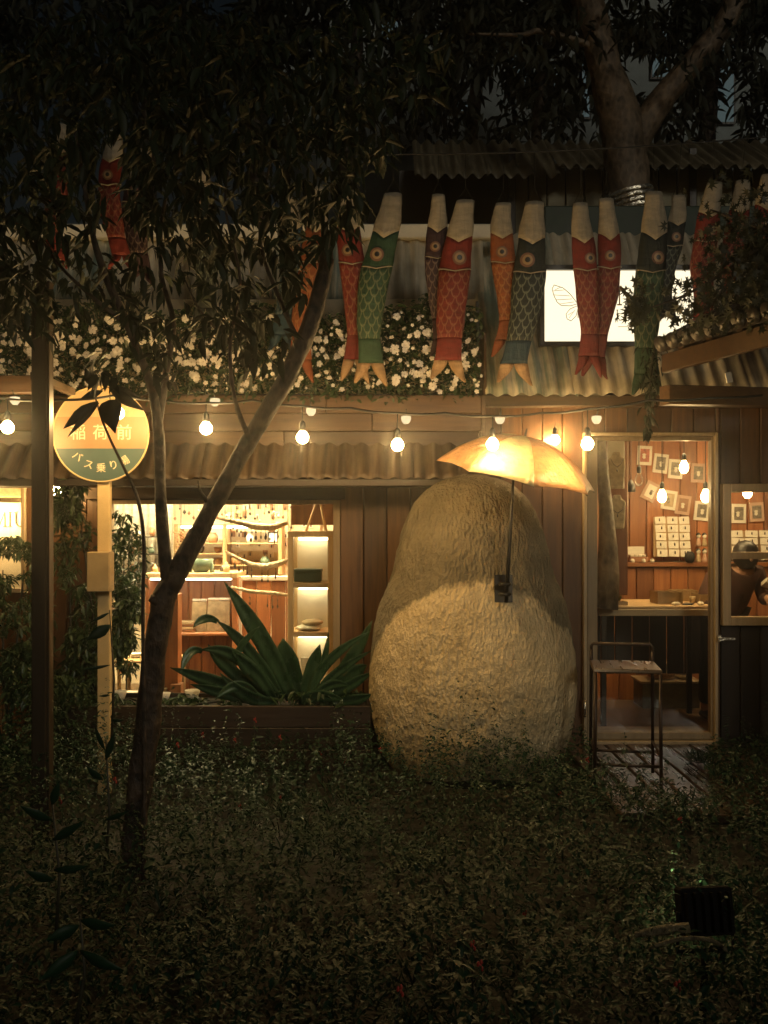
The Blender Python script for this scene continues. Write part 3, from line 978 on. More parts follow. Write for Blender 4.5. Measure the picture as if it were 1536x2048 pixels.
for i in range(n + 1):
    x = X(205, 8.2) + (X(345, 8.2) - X(205, 8.2)) * i / n
    yy = 8.2 + .02 * math.sin(i * 1.3)
    cu.v += [(x, yy, .9), (x, yy, 2.36)]
for i in range(n): cu.face((2 * i, 2 * i + 2, 2 * i + 3, 2 * i + 1), 0, True)
o = tag(cu.build('curtain', cloth('curtain_cloth', (.62, .60, .54), .4)), 'pale curtain hanging at the far corner of the lit shop', 'curtain')
so = o.modifiers.new('s', 'SOLIDIFY'); so.thickness = .004
# tube lamp near the tree fork
t = thing('tube_lamp', 'short upright white tube lamp seen beside the tree fork', 'lamp', P(336, 1180, 7.0))
MB().lathe([(0, 0), (.045, 0), (.045, .015), (.012, .02), (.012, .03)], 14, c=P(336, 1187, 7.0)).build('base', M['black'], t)
MB().lathe([(0, 0), (.02, 0), (.024, .02), (.024, .12), (.018, .14), (0, .142)], 14, c=P(336, 1180, 7.0)).build('tube', emit('tube_glow', (.95, 1.0, .72), 14), t)
tag(block('plant_stand', (X(310, 7.0), 6.93, -.02), (X(360, 7.0), 7.07, Z(1187, 7.0) - .001), M['red_wood']), 'narrow red wood stand below the tube lamp', 'stand')

# lettered panel in the corner window, and a bulb beside it
pn = thing('lettered_panel', 'cream shop panel with thin dark capital letters behind the corner window', 'sign', (X(10, 7.0), 7.0, 0.9))
block('board', (X(-90, 7.0), 7.0, Z(1195, 7.0)), (X(66, 7.0), 7.03, Z(1004, 7.0)), M['wall_white'], pn, .003)
block('top_strip', (X(-90, 7.0), 7.0, Z(993, 7.0)), (X(66, 7.0), 7.03, Z(968, 7.0)), M['cushion'], pn, .003)
block('back_board', (X(-140, 7.04), 7.035, -.02), (X(110, 7.04), 7.06, 2.36), M['cream'], pn, .003)


def stroke(m, x0, z0, x1, z1, wd, y0, y1):
    d = Vector((x1 - x0, 0, z1 - z0)); n = Vector((-d.z, 0, d.x)).normalized() * wd / 2
    m.prism([(x0 + n.x, z0 + n.z), (x0 - n.x, z0 - n.z), (x1 - n.x, z1 - n.z), (x1 + n.x, z1 + n.z)], y0, y1)


def letter(ch, x, z, w_, h, y, thick, thin, name, mat, parent):
    """serif capitals: I U M N H"""
    m = MB(); y0, y1 = y - .004, y
    lay = [0]

    def st(a, b, c, d, wd):
        lay[0] += .0004
        stroke(m, x + a * w_, z + b * h, x + c * w_, z + d * h, wd, y0 - lay[0], y1)

    def serif(a, b):
        st(a - .13 * h / w_, b, a + .13 * h / w_, b, thin)
    if ch == 'I':
        st(.5, 0, .5, 1, thick); serif(.5, 0.01); serif(.5, .99)
    if ch == 'H':
        st(.08, 0, .08, 1, thick); st(.92, 0, .92, 1, thick); st(.08, .52, .92, .52, thin)
        for a in (.08, .92): serif(a, .01); serif(a, .99)
    if ch == 'N':
        st(.08, 0, .08, 1, thin); st(.92, 0, .92, 1, thin); st(.08, 1, .92, 0, thick); serif(.08, .01); serif(.92, .99)
    if ch == 'M':
        st(.06, 0, .1, 1, thin); st(.94, 0, .9, 1, thick); st(.1, 1, .5, .08, thick); st(.5, .08, .9, 1, thin); serif(.06, .01); serif(.94, .01)
    if ch == 'U':
        pts = [(.1, 1), (.1, .35), (.16, .16), (.3, .04), (.5, 0), (.7, .04), (.84, .16), (.9, .35), (.9, 1)]
        for i in range(len(pts) - 1): st(*pts[i], *pts[i + 1], thick if i < 4 else thin)
        serif(.1, .99); serif(.9, .99)
    return m.build(name, M[mat], parent)


LY = 6.995
lz = Z(1053, LY); lh = Z(1024, LY) - lz
letter('M', X(-14, LY), lz, X(12, LY) - X(-14, LY), lh, LY, .010, .006, 'letter', 'ink', pn)
letter('I', X(14, LY), lz, X(26, LY) - X(14, LY), lh, LY, .010, .005, 'letter', 'ink', pn)
letter('U', X(29, LY), lz, X(56, LY) - X(29, LY), lh, LY, .010, .006, 'letter', 'ink', pn)

# ------------------------------------------------------------------ bulbs and string lights


def bulb_mesh(r=.034, kind='round'):
    m = MB()
    if kind == 'round':
        prof = [(0, -r)] + [(r * math.cos(a), r * math.sin(a)) for a in [R(q) for q in (-70, -50, -25, 0, 25, 50)]] + [(r * .42, r * 1.05), (0, r * 1.06)]
    else:   # long Edison bulb
        prof = [(0, -1.35 * r), (r * .45, -1.25 * r), (r * .85, -.75 * r), (r, -.1 * r), (r * .85, .6 * r), (r * .5, 1.3 * r), (r * .38, 1.7 * r), (0, 1.71 * r)]
    m.lathe(prof, 16)
    return m


bm_round = bulb_mesh().mesh('bulb_glass', M['bulb'])
bm_edison = bulb_mesh(.035, 'edison').mesh('edison_glass', M['bulb_in'])
bm_clear = bulb_mesh(.035, 'edison').mesh('clear_glass', M['glass'])
sock = MB().lathe([(0, 0), (.016, 0), (.019, .01), (.017, .045), (.008, .06), (0, .06)], 12).mesh('socket', M['black'])


def hanging(c, top, glass, r, lab, group, name='string_bulb', cat='bulb'):
    t = thing(name, lab, cat, c, group)
    link('glass', glass, t, loc=c)
    link('socket', sock, t, loc=Vector(c) + Vector((0, 0, r)))
    MB().tube([Vector(c) + Vector((0, 0, r + .055)), top], .0035, 5).build('cord', M['cable'], t)
    return t


SY = 5.05
G = 'round bulbs of the string light'
wire = [(-120, 770), (15, 798), (120, 800), (236, 790), (320, 800), (412, 806), (505, 800), (605, 812), (700, 816), (795, 826), (890, 826), (985, 832), (1080, 826), (1175, 818), (1300, 800), (1420, 796), (1560, 786)]
bul = {15: (855, 'round lit bulb beside the dark post at the near end of the string'), 236: (826, 'round lit bulb right in front of the round bus stop sign, behind a leaf'),
       412: (857, 'round lit bulb between the two limbs of the forked tree'), 605: (875, 'round lit bulb just past the leaning tree limb'),
       795: (890, 'round lit bulb between the tree and the sculpture'), 985: (889, 'round lit bulb hanging against the front of the parasol'),
       1175: (888, 'round lit bulb at the corner of the glass door')}
sl = thing('string_light', 'black cable of a string light slung in front of the shop', 'string light', P(768, 820, SY))
wp = []
for i in range(len(wire) - 1):
    for k in range(4):
        f = k / 4
        wp.append(P(wire[i][0] * (1 - f) + wire[i + 1][0] * f, wire[i][1] * (1 - f) + wire[i + 1][1] * f + 3 * math.sin(PI * f), SY if wire[i][0] != 236 else SY))
MB().tube(wp, .0075, 6).build('cable', M['cable'], sl)
for px, py in wire:
    if px in bul:
        Y = SY
        c = P(px, bul[px][0], Y)
        hanging(c, P(px, py, SY), bm_round, .034, bul[px][1], G)
# lens reflections of the bulbs, built as small glowing cups at the cable
ghosts = {30: (800, 'glowing lens ghost of a bulb by the dark post'), 430: (803, 'glowing lens ghost of a bulb between the tree limbs'), 622: (822, 'glowing lens ghost of a bulb past the leaning limb'),
        812: (838, 'glowing lens ghost of a bulb between tree and sculpture'), 1000: (838, 'glowing lens ghost of a bulb above the parasol'), 1193: (838, 'glowing lens ghost of a bulb over the glass door')}
ghost_me = MB().lathe([(0, -.028), (.014, -.026), (.024, -.014), (.029, .004), (.026, .016), (0, .017)], 16).mesh('ghost_cup', M['cup'])
for px, (py, lab) in ghosts.items():
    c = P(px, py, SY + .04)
    t = thing('lens_ghost', lab, 'lamp', c, 'glowing lens ghosts of the string bulbs')
    link('glass', ghost_me, t, loc=c)  # the glowing ghost shape, not a glass
    MB().tube([c + Vector((0, 0, .016)), Vector((c.x, SY, P(px, 0, SY).z * 0 + c.z + .05))], .004, 5).build('cord', M['cable'], t)  # stem of the lens ghost, no cord of the place
# bulbs on the wall itself
hanging(P(1110, 880, 6.5), P(1110, 845, 6.56), bm_round, .034, 'round lit bulb close to the planks behind the parasol', 'bulbs on the shop wall', 'wall_bulb')
hanging(P(113, 982, 6.42), P(113, 958, 6.42), bm_round, .034, 'round lit bulb among the leaves of the tall shrub', 'bulbs on the shop wall', 'wall_bulb')
hanging(P(-8, 1030, 6.85), P(-8, 968, 6.85), bm_round, .034, 'round lit bulb in front of the lettered panel', 'bulbs on the shop wall', 'wall_bulb')

# ------------------------------------------------------------------ right room
for (px, py, Y, lit, lab) in ((1368, 935, 7.2, 1, 'lit long bulb in front of the third picture'), (1324, 993, 7.1, 1, 'lit long bulb in front of the white framed picture of the lower row'),
                              (1411, 993, 7.0, 1, 'lit long bulb beside the edge of the glass door'), (1278, 960, 7.1, 0, 'clear unlit long bulb in front of the first picture'),
                              (1495, 985, 7.2, 1, 'lit long bulb at the top of the side window')):
    c = P(px, py, Y)
    hanging(c, (c.x, c.y, 2.36), bm_edison if lit else bm_clear, .055, lab, 'long bulbs hanging in the shop', 'pendant_bulb')
t = thing('cone_shade', 'small dark cone lampshade beside the unlit bulb', 'lampshade', P(1262, 970, 7.3))
c = P(1262, 984, 7.3)
MB().lathe([(.036, 0), (.034, .055), (.008, .1), (0, .1), ], 18, c=c).build('shade', M['black'], t)
MB().tube([c + Vector((0, 0, .1)), (c.x, c.y, 2.36)], .003, 5).build('cord', M['cable'], t)
# pictures
pics = [(1289, 911, 3, 'paper', 'print_red', 'picture with a red print in a white mount, first of the upper row'), (1321, 927, 7, 'paper', 'print', 'picture with a small grey print in a white mount, second of the upper row'),
        (1351, 938, 5, 'paper', 'print', 'white mounted picture partly behind the highest lit bulb'), (1396, 946, 3, 'paper_pink', 'print', 'pinkish mounted picture at the end of the upper row'),
        (1301, 983, 27, 'paper_pink', 'paper', 'pinkish picture tilted most, first of the lower row'), (1338, 1000, 9, 'paper', 'cushion', 'white mounted picture with a pale print behind the low bulb'),
        (1366, 1010, 8, 'paper_pink', 'clay', 'pinkish picture with a dark streak in the lower row'), (1403, 1022, 6, 'paper', 'print', 'white mounted picture below the bulb by the door edge'),
        (1477, 1027, 1, 'paper', 'print', 'white mounted picture with a dark print inside the side window'), (1513, 1024, -3, 'paper_pink', 'print', 'pinkish picture inside the side window')]
for px, py, ang, m1, m2, lab in pics:
    c = P(px, py, BY - .012)
    t = thing('picture', lab, 'picture', c, 'small pictures on the red plank wall')
    t.rotation_euler = (0, R(ang), 0)
    for nm, sx, sz, y0, y1, mm in (('mount', .066, .088, -.008, .008, m1), ('print', .042, .06, -.012, -.0082, m2)):
        me = MB().box((-sx, y0, -sz), (sx, y1, sz)).mesh(nm, M[mm])
        o = bpy.data.objects.new(nm, me); COL.objects.link(o); o.parent = t
    me = MB().lathe([(0, -.024), (.016, -.012), (.012, .01), (.02, .02), (0, .03)], 8).mesh('figure', M['paper' if m2 in ('print', 'print_red', 'clay') else 'print'])
    me.transform(Matrix.Translation((random.uniform(-.01, .01), -.0125, -.01)) @ Matrix.Diagonal((1, .06, 1, 1)))
    o = bpy.data.objects.new('motif', me); COL.objects.link(o); o.parent = t
# earring card racks
def rack(px0, px1, py0, py1, cols, rows, Y, lab):
    t = thing('card_rack', lab, 'rack', P((px0 + px1) / 2, py1, Y), 'racks of white earring cards')
    wx = (X(px1, Y) - X(px0, Y)) / cols; hz = (Z(py0, Y) - Z(py1, Y)) / rows
    bkm = MB()
    n = len(bkm.v)
    bkm.box((X(px0, Y), Y + .07, Z(py1, Y)), (X(px1, Y), Y + .085, Z(py0, Y) - .01)); bkm.build('backing', M['pale_wood'], t)
    for r in range(rows):
        for c in range(cols):
            x = X(px0, Y) + wx * (c + .5) + random.uniform(-.004, .004); z = Z(py0, Y) - hz * (r + 1); yy = Y - .012 * r + .05
            o = block('card', (x - wx * .43, yy, z + hz * .04), (x + wx * .43, yy + .004, z + hz * .93), M['paper'], t, 0, rot=(R(-8), R(random.uniform(-4, 4)), R(random.uniform(-6, 6))))
            link('stud', STUD, o, loc=(x + random.uniform(-.015, .015), yy - .006, z + hz * .55))
rack(1312, 1384, 1032, 1114, 3, 5, BY - .16, 'rack of white earring cards in three columns seen through the glass door')
rack(1464, 1550, 1060, 1120, 3, 4, BY - .16, 'rack of white earring cards seen through the side window')
# card dolls
for i, px in enumerate((1397, 1409, 1421)):
    for j, py in enumerate((1114, 1082)):
        t = thing('paper_doll', 'pale figurine %s in the %s row on the ledge' % (['beside the dark pouch', 'in the middle', 'next to the door frame'][i], ['front', 'raised back'][j]), 'figurine', P(px, py, BY - .1 - .06 * (1 - j)), 'figurines on the wall ledge')
        c = P(px, py, BY - .1 - .08 * (1 - j)); c.z = Z(1123, BY) + (.0 if j == 0 else .14)
        MB().lathe([(0, .001), (.022, .001), (.024, .02), (.014, .07), (.008, .08)], 10, c=c).build('body', M['paper_pink' if (i + j) % 2 else 'cushion'], t)
        MB().lathe([(0, .075), (.016, .083), (.02, .1), (.014, .118), (0, .122)], 10, c=c).build('head', M['paper'], t)
        MB().lathe([(.0215, .1), (.019, .115), (.010, .125), (0, .128)], 10, c=c + Vector((0, .003, 0))).build('hair', M['hair'], t)
tag(block('riser', (X(1388, BY), BY - .12, Z(1123, BY) + .001), (X(1430, BY), BY - .02, Z(1123, BY) + .139), M['red_wood']), 'wooden riser carrying the back row of figurines', 'stand')
# black camera-like pouch
cushion('dark_pouch', 'dark rounded pouch at the foot of the card rack', 'pouch', (X(1378, 8.05), 8.03, Z(1123, BY)), .045, .04, .05, 'trousers')
# display box left
t = thing('display_box', 'open white display box of small goods on the wall ledge', 'box', P(1272, 1118, 8.15))
zz = Z(1123, BY)
a, b = X(1256, 8.15), X(1292, 8.15)
block('box_tray', (a, 8.08, zz + .001), (b, 8.2, zz + .05), M['clay'], t)
block('box_lid', (a, 8.2, zz + .03), (b, 8.21, zz + .14), M['paper'], t)
for k in range(4):
    block('packet', (a + .012 + k * .036, 8.10, zz + .051), (a + .040 + k * .036, 8.18, zz + .07), M['paper'], t)
for k, px in enumerate((1265, 1287, 1304)):
    m = MB().lathe([(0, 0), (.017, 0), (.019, .02), (.012, .032), (0, .034)], 12, c=(X(px, 8.06), 8.055, zz + .001))
    tag(m.build('candle', M['paper']), ['small white candle under the near corner of the display box', 'small white candle under the far corner of the display box', 'small white candle standing alone on the ledge'][k], 'candle', 'candles on the ledge')
# necklace busts
def bust(px, py0, py1, Y, lab, flat):
    t = thing('necklace_bust', lab, 'bust', P(px, py1, Y), 'necklace busts by the log post')
    zb, zt_ = Z(py1, Y), Z(py0, Y); x = X(px, Y); h = zt_ - zb
    if flat: block('backing', (x - .066, Y + .03, zb), (x + .066, Y + .045, zt_), M['paper'], t)
    m = MB()
    ol = [(-.055, 0), (.055, 0), (.066, .45), (.066, .6), (.034, .66), (.03, .74), (-.03, .74), (-.034, .66), (-.066, .6), (-.066, .45)]
    m.prism([(x + a, zb + b * h * (1 if flat else 1.25)) for a, b in ol], Y + .0, Y + .028)
    bevel_mod(m.build('torso', M['cushion'], t), .012, 2)
    n = MB()
    for s in (-1, 1):
        n.tube([(x + s * .05, Y - .004, zb + .60 * h), (x + s * .03, Y - .008, zb + .5 * h), (x, Y - .006, zb + .43 * h)], .003, 5)
    n.lathe([(0, -.02), (.007, -.008), (.003, .006), (0, .01)], 6, c=(x, Y - .006, zb + .38 * h))
    n.build('necklace', M['bead'], t)
bust(1234, 878, 977, 6.95, 'flat cream necklace bust with a white backing card', True)
bust(1235, 984, 1058, 6.98, 'smaller necklace bust hung under the first one', False)
tag(block('bust_panel', (X(1214, 7.05), 7.05, Z(1190, 7.05)), (X(1256, 7.05), 7.08, 2.36), M['red_wood']), 'narrow upright board carrying the necklace busts', 'board')
# log post
lg = MB()
pts = [(1204, 1215), (1214, 1150), (1216, 1100), (1212, 1020), (1206, 950), (1200, 870)]
lg.tube([P(a, b, 6.84) for a, b in pts], [.125, .095, .075, .055, .045, .042], 12)
tag(lg.build('log_post', M['bark_big']), 'rough tapering log standing just inside the glass door', 'post')
# work table
TY0, TY1 = 6.92, 7.55
tz = Z(1212, TY0)
tb = thing('work_table', 'wooden work table with a pale front edge behind the glass door', 'table', (X(1310, 7), 7.1, -.02))
block('table_top', (X(1196, TY0), TY0, tz - .02), (X(1440, TY0) + .0, TY1, tz), M['pale_wood_h'], tb)
block('front_edge', (X(1196, TY0), TY0 - .012, tz - .075), (X(1440, TY0), TY0 - .001, tz - .022), M['cream_frame_h'], tb)
for xx in (X(1204, TY0), X(1425, TY0)):
    for yy in (TY0 + .02, TY1 - .06):
        block('leg', (xx, yy, -.02), (xx + .04, yy + .04, tz - .021), M['dark_wood'], tb)
planks(X(1196, TY1), X(1440, TY1), .14, .30, tz - .03, y=TY1 + .02, th=.02, mat='dark_wood', parent=tb, name='modesty_plank')


def tray(px0, px1, py, Y, d, h, nc, nr, lab, group='compartment boxes on the work table'):
    t = thing('compartment_box', lab, 'box', P((px0 + px1) / 2, py, Y), group)
    x0, x1 = X(px0, Y), X(px1, Y)
    block('base', (x0, Y, tz + .001), (x1, Y + d, tz + .006), M['pale_wood_h'], t, 0)
    m = MB()
    for i in range(nc + 1):
        xx = x0 + (x1 - x0 - .006) * i / nc; m.box((xx, Y + .006, tz + .0065), (xx + .006, Y + d - .006, tz + h))
    for j in range(nr + 1):
        yy = Y + (d - .006) * j / nr
        m.box((x0, yy, tz + .0065), (x1, yy + .006, tz + h - .001))
    m.build('dividers', M['pale_wood'], t)
tray(1316, 1366, 1200, 7.06, .22, .095, 3, 3, 'tall compartment box nearest the unlit bulb')
tray(1350, 1396, 1192, 7.32, .18, .09, 3, 2, 'compartment box at the back of the work table')
tray(1400, 1432, 1200, 7.10, .2, .075, 2, 2, 'compartment box at the door edge end of the table')
tray(1198, 1256, 1206, 6.96, .12, .03, 5, 1, 'low divided tray at the log post end of the table')
o = block('phone', (X(1372, 6.98), 6.97, tz + .002), (X(1372, 6.98) + .075, 7.11, tz + .011), M['black'], None, .003, rot=(0, 0, R(-25)))
tag(o, 'black phone lying on the work table', 'phone')
o = MB().lathe([(0, 0), (.024, 0), (.026, .05), (.022, .052), (.02, .01), (0, .01)], 14, c=(X(1382, 7.24), 7.2, tz + .001)).build('cup', M['cushion'])
tag(o, 'small pale cup between the compartment boxes', 'cup')
cushion('crumpled_paper', 'crumpled white paper beside the phone on the table', 'paper', (X(1352, 6.98), 6.98, tz), .035, .03, .012, 'paper')
cushion('crumpled_paper', 'crumpled white paper between the phone and the end box', 'paper', (X(1402, 6.98), 6.99, tz), .025, .03, .013, 'paper')


def leaf_tmpl(l=1.0, wd=.35, fold=.1, curl=.12):
    """folded, pointed leaf along +x"""
    v = [(0, 0, 0), (l * .3, wd * .42, fold * wd), (l * .62, wd * .4, fold * wd - curl * .35), (l, 0, -curl), (l * .62, -wd * .4, fold * wd - curl * .35), (l * .3, -wd * .42, fold * wd), (l * .3, 0, -.02), (l * .62, 0, -curl * .5)]
    f = [(0, 6, 1), (6, 7, 2, 1), (7, 3, 2), (0, 5, 6), (5, 4, 7, 6), (4, 3, 7)]
    return v, f


def arr(ms): return np.array([[list(r) for r in m] for m in ms])


# succulents
sc = []
c = P(1216, 1196, 7.1)
for i in range(70):
    a = random.uniform(0, 2 * PI)
    sc.append(trs((c.x + random.uniform(-.085, .085), 7.1 + random.uniform(-.06, .06), tz + random.uniform(.01, .05)), (0, R(-random.uniform(10, 70)), a), random.uniform(.03, .06)))
tv, tf = leaf_tmpl(1, .5)
tag(link('succulent', scatter_mesh('succulent', tv, tf, arr(sc), [M['bush']])), 'low grey green succulent on the table beside the log', 'plant')
# stool with cushion and basket below the table
bs = thing('bench_box', 'low wooden box bench with a lining seen under the table', 'bench', (X(1345, 7.75), 7.75, -.02))
zb_ = Z(1362, 7.7)
block('bench_body', (X(1285, 7.7), 7.7, -.02), (X(1400, 7.7), 7.98, zb_ - .021), M['grey_cloth'], bs)
block('bench_top', (X(1280, 7.7), 7.68, zb_ - .02), (X(1404, 7.7), 7.99, zb_), M['cream_frame_h'], bs)
cushion('round_basket', 'round woven basket on the box bench', 'basket', (X(1322, 7.8), 7.82, zb_), .12, .1, .05, 'basket')
cushion('seat_cushion', 'grey cushion lying on the woven basket', 'cushion', (X(1320, 7.8), 7.82, zb_ + .09), .115, .1, .03, 'cushion')
for k in range(3):
    cushion('towel', ['pale folded towel at the bottom of the pile on the bench', 'orange brown folded towel in the middle of the pile', 'pale folded towel on top of the pile on the bench'][k], 'towel', (X(1368, 7.8), 7.82, zb_ + k * .052), .075, .09, .026, ['cushion', 'clay', 'grey_cloth'][k], 'towels piled on the bench')
tag(block('white_sheet', (X(1523, 7.1), 7.05, Z(1180, 7.1)), (X(1560, 7.1), 7.09, Z(1158, 7.1)), M['paper'], None, .003, rot=(R(60), R(18), 0)), 'white sheet of paper held up inside the side window', 'paper')

# ------------------------------------------------------------------ person bent over the table end


def skin(name, verts, edges, rad, mat, parent, root=0, sub=2):
    me = bpy.data.meshes.new(name)
    me.from_pydata([tuple(v) for v in verts], edges, [])
    me.materials.append(mat)
    o = link(name, me, parent)
    sk = o.modifiers.new('skin', 'SKIN')
    sk.use_smooth_shade = True
    lay = me.skin_vertices[0].data if me.skin_vertices else None
    if lay is None:
        bm = bmesh.new(); bm.from_mesh(me); bm.verts.layers.skin.verify(); bm.to_mesh(me); bm.free()
        lay = me.skin_vertices[0].data
    for i, r in enumerate(rad):
        lay[i].radius = (r, r) if not hasattr(r, '__len__') else r
        lay[i].use_root = (i == root)
    ss = o.modifiers.new('sub', 'SUBSURF'); ss.levels = sub; ss.render_levels = sub
    return o


bx, by = 2.78, 7.22
pr = thing('person', 'person with black hair in a rust jacket and dark trousers bending over the table', 'person', (bx, by, -.02))
hip = Vector((bx - .03, by + .08, .84)); chest = Vector((bx + .07, by + .05, 1.12)); neck = Vector((bx + .10, by - .0, 1.22)); head = Vector((bx + .115, by - .04, 1.31))
kneeL = Vector((bx - .16, by + .02, .45)); ankL = Vector((bx - .17, by + .10, .06)); toeL = Vector((bx - .19, by - .06, .01))
kneeR = Vector((bx + .10, by + .02, .45)); ankR = Vector((bx + .12, by + .10, .06)); toeR = Vector((bx + .13, by - .06, .01))
hl, hr = hip + Vector((-.09, 0, -.04)), hip + Vector((.09, 0, -.04))
shL, shR = chest + Vector((-.17, 0, .05)), chest + Vector((.17, 0, .05))
elL, wrL = Vector((bx - .24, by - .06, .95)), Vector((bx - .19, by - .14, .80))
elR, wrR = Vector((bx + .27, by - .02, .95)), Vector((bx + .22, by - .20, .98))
V = [hip, chest, neck, head + Vector((0, 0, -.06)), head + Vector((0, 0, .02)), hl, kneeL, ankL, toeL, hr, kneeR, ankR, toeR, shL, elL, wrL, shR, elR, wrR]
E = [(0, 1), (1, 2), (2, 3), (3, 4), (0, 5), (5, 6), (6, 7), (7, 8), (0, 9), (9, 10), (10, 11), (11, 12), (1, 13), (13, 14), (14, 15), (1, 16), (16, 17), (17, 18)]
Rr = [(.13, .10), (.14, .10), .05, .075, .085, .085, .06, .04, .035, .085, .06, .04, .035, .055, .042, .03, .055, .042, .03]
# hands with five fingers on each wrist
for wi, wpt, d in ((15, wrL, Vector((.1, -.3, -.95)).normalized()), (18, wrR, Vector((-.2, -.95, -.1)).normalized())):
    side = d.cross(Vector((0, 1, .2))).normalized()
    palm = wpt + d * .05
    V.append(palm); Rr.append((.036, .016)); E.append((wi, len(V) - 1)); pi = len(V) - 1
    for k, L in ((-1.5, .055), (-.5, .068), (.5, .072), (1.5, .064)):
        b0 = palm + d * .035 + side * .017 * k
        V.append(b0); Rr.append(.011); E.append((pi, len(V) - 1))
        V.append(b0 + d * L * .55 + Vector((0, -.006, 0))); Rr.append(.0095); E.append((len(V) - 2, len(V) - 1))
        V.append(b0 + d * L + Vector((0, -.02, 0))); Rr.append(.0085); E.append((len(V) - 2, len(V) - 1))
    th = palm - d * .01 + side * .03
    V.append(th); Rr.append(.012); E.append((pi, len(V) - 1))
    V.append(th + d * .03 + side * .015); Rr.append(.010); E.append((len(V) - 2, len(V) - 1))
skin('body', V, E, Rr, M['skin'], pr)
skin('jacket', [hip + Vector((-.04, 0, -.16)), hip + Vector((0, 0, .05)), chest, neck + Vector((0, .01, -.04)), shL, elL, wrL + (elL - wrL) * .1, shR, elR, wrR + (elR - wrR) * .1],
     [(0, 1), (1, 2), (2, 3), (2, 4), (4, 5), (5, 6), (2, 7), (7, 8), (8, 9)], [(.20, .15), (.175, .135), (.18, .135), .07, .08, .062, .05, .08, .062, .05], M['jacket'], pr, 1)
skin('trousers', [hip, hl, kneeL, ankL + Vector((0, 0, .03)), hr, kneeR, ankR + Vector((0, 0, .03))], [(0, 1), (1, 2), (2, 3), (0, 4), (4, 5), (5, 6)], [(.15, .12), .105, .08, .065, .105, .08, .065], M['trousers'], pr)
for an, to in ((ankL, toeL), (ankR, toeR)):
    MB().tube([an + Vector((0, .05, -.05)), an + Vector((0, -.02, -.03)), to + Vector((0, 0, .02)), to + Vector((0, -.05, .015))], [.035, .048, .042, .025], 10, flat=.8).build('shoe', M['black'], pr)
hm = MB(); hm.lathe([(0, -.11), (.06, -.10), (.092, -.05), (.102, .0), (.092, .05), (.055, .09), (0, .102)], 18)
hm.v = [(head.x + x, head.y + .025 + y * 1.05, head.z + .005 + z * 1.12) for x, y, z in hm.v]
hm.build('hair', M['hair'], pr)
fc = MB(); fc.lathe([(0, -.02), (.012, -.012), (.014, .0), (.008, .03), (0, .04)], 8)
fc.v = [(head.x + x, head.y - .09 + y * .9, head.z - .03 + z) for x, y, z in fc.v]
fc.build('nose', M['skin'], pr)

# ------------------------------------------------------------------ plain egg-shaped sculpture (generic, no features)
SX, SYc = .59, 6.0
prof_px = [(1580, 105), (1565, 130), (1545, 152), (1520, 172), (1490, 186), (1450, 197), (1400, 205), (1350, 207), (1300, 203), (1250, 195), (1200, 184), (1150, 170), (1100, 154), (1060, 140), (1030, 127), (1005, 114), (985, 98), (970, 80), (958, 56), (951, 28), (949, 0)]
prof = [(hw / 300 * (1 - .045 * math.exp(-((py - 1145) / 42) ** 2)), 1.55 + (1050 - py) / 300) for py, hw in prof_px]


def interp_prof(z):
    for i in range(len(prof) - 1):
        if prof[i][1] <= z <= prof[i + 1][1]:
            f = (z - prof[i][1]) / (prof[i + 1][1] - prof[i][1])
            return prof[i][0] * (1 - f) + prof[i + 1][0] * f
    return 0


sm = MB()
NS, NR = 220, 190
zs = [prof[0][1] + (prof[-1][1] - prof[0][1]) * (1 - (1 - j / NR) ** 1.35) for j in range(NR + 1)]
attr = []
for j, z in enumerate(zs):
    r = interp_prof(z) if j < NR else 0
    # soften the polyline
    r = (interp_prof(min(z + .02, prof[-1][1])) + 2 * r + interp_prof(max(z - .02, prof[0][1]))) / 4 if 0 < j < NR else r
    for k in range(NS):
        an = 2 * PI * k / NS
        dx, dy = math.cos(an), math.sin(an)
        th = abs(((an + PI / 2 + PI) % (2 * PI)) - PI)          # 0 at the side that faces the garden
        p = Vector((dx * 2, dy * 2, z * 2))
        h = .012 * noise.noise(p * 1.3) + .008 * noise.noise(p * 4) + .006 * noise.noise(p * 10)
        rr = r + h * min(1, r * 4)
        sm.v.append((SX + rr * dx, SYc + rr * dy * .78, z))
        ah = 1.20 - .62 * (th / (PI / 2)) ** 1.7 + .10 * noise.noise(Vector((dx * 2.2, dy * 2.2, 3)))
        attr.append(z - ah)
for j in range(NR):
    for k in range(NS):
        k2 = (k + 1) % NS
        sm.face((j * NS + k, j * NS + k2, (j + 1) * NS + k2, (j + 1) * NS + k), 0, True)
pt = NT('rough_plaster')
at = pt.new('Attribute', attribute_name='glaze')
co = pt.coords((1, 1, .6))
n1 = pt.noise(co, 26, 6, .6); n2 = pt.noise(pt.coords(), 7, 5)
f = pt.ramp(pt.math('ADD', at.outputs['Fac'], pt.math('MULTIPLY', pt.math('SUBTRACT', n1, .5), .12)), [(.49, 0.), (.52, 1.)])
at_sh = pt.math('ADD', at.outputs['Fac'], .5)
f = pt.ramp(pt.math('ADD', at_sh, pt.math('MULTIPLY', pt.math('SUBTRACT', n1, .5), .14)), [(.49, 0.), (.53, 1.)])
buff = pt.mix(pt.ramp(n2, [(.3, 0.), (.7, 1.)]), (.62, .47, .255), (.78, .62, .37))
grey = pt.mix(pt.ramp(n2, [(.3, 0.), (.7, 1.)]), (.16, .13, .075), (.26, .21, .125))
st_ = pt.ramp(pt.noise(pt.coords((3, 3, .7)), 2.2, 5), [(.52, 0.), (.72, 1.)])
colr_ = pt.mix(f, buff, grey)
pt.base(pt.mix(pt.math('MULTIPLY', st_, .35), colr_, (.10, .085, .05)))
pt.set(Roughness=.62)
vo = pt.new('TexVoronoi'); vo.inputs['Scale'].default_value = 1.0
nz = pt.noise(pt.coords(), 9, 2, out='Color')
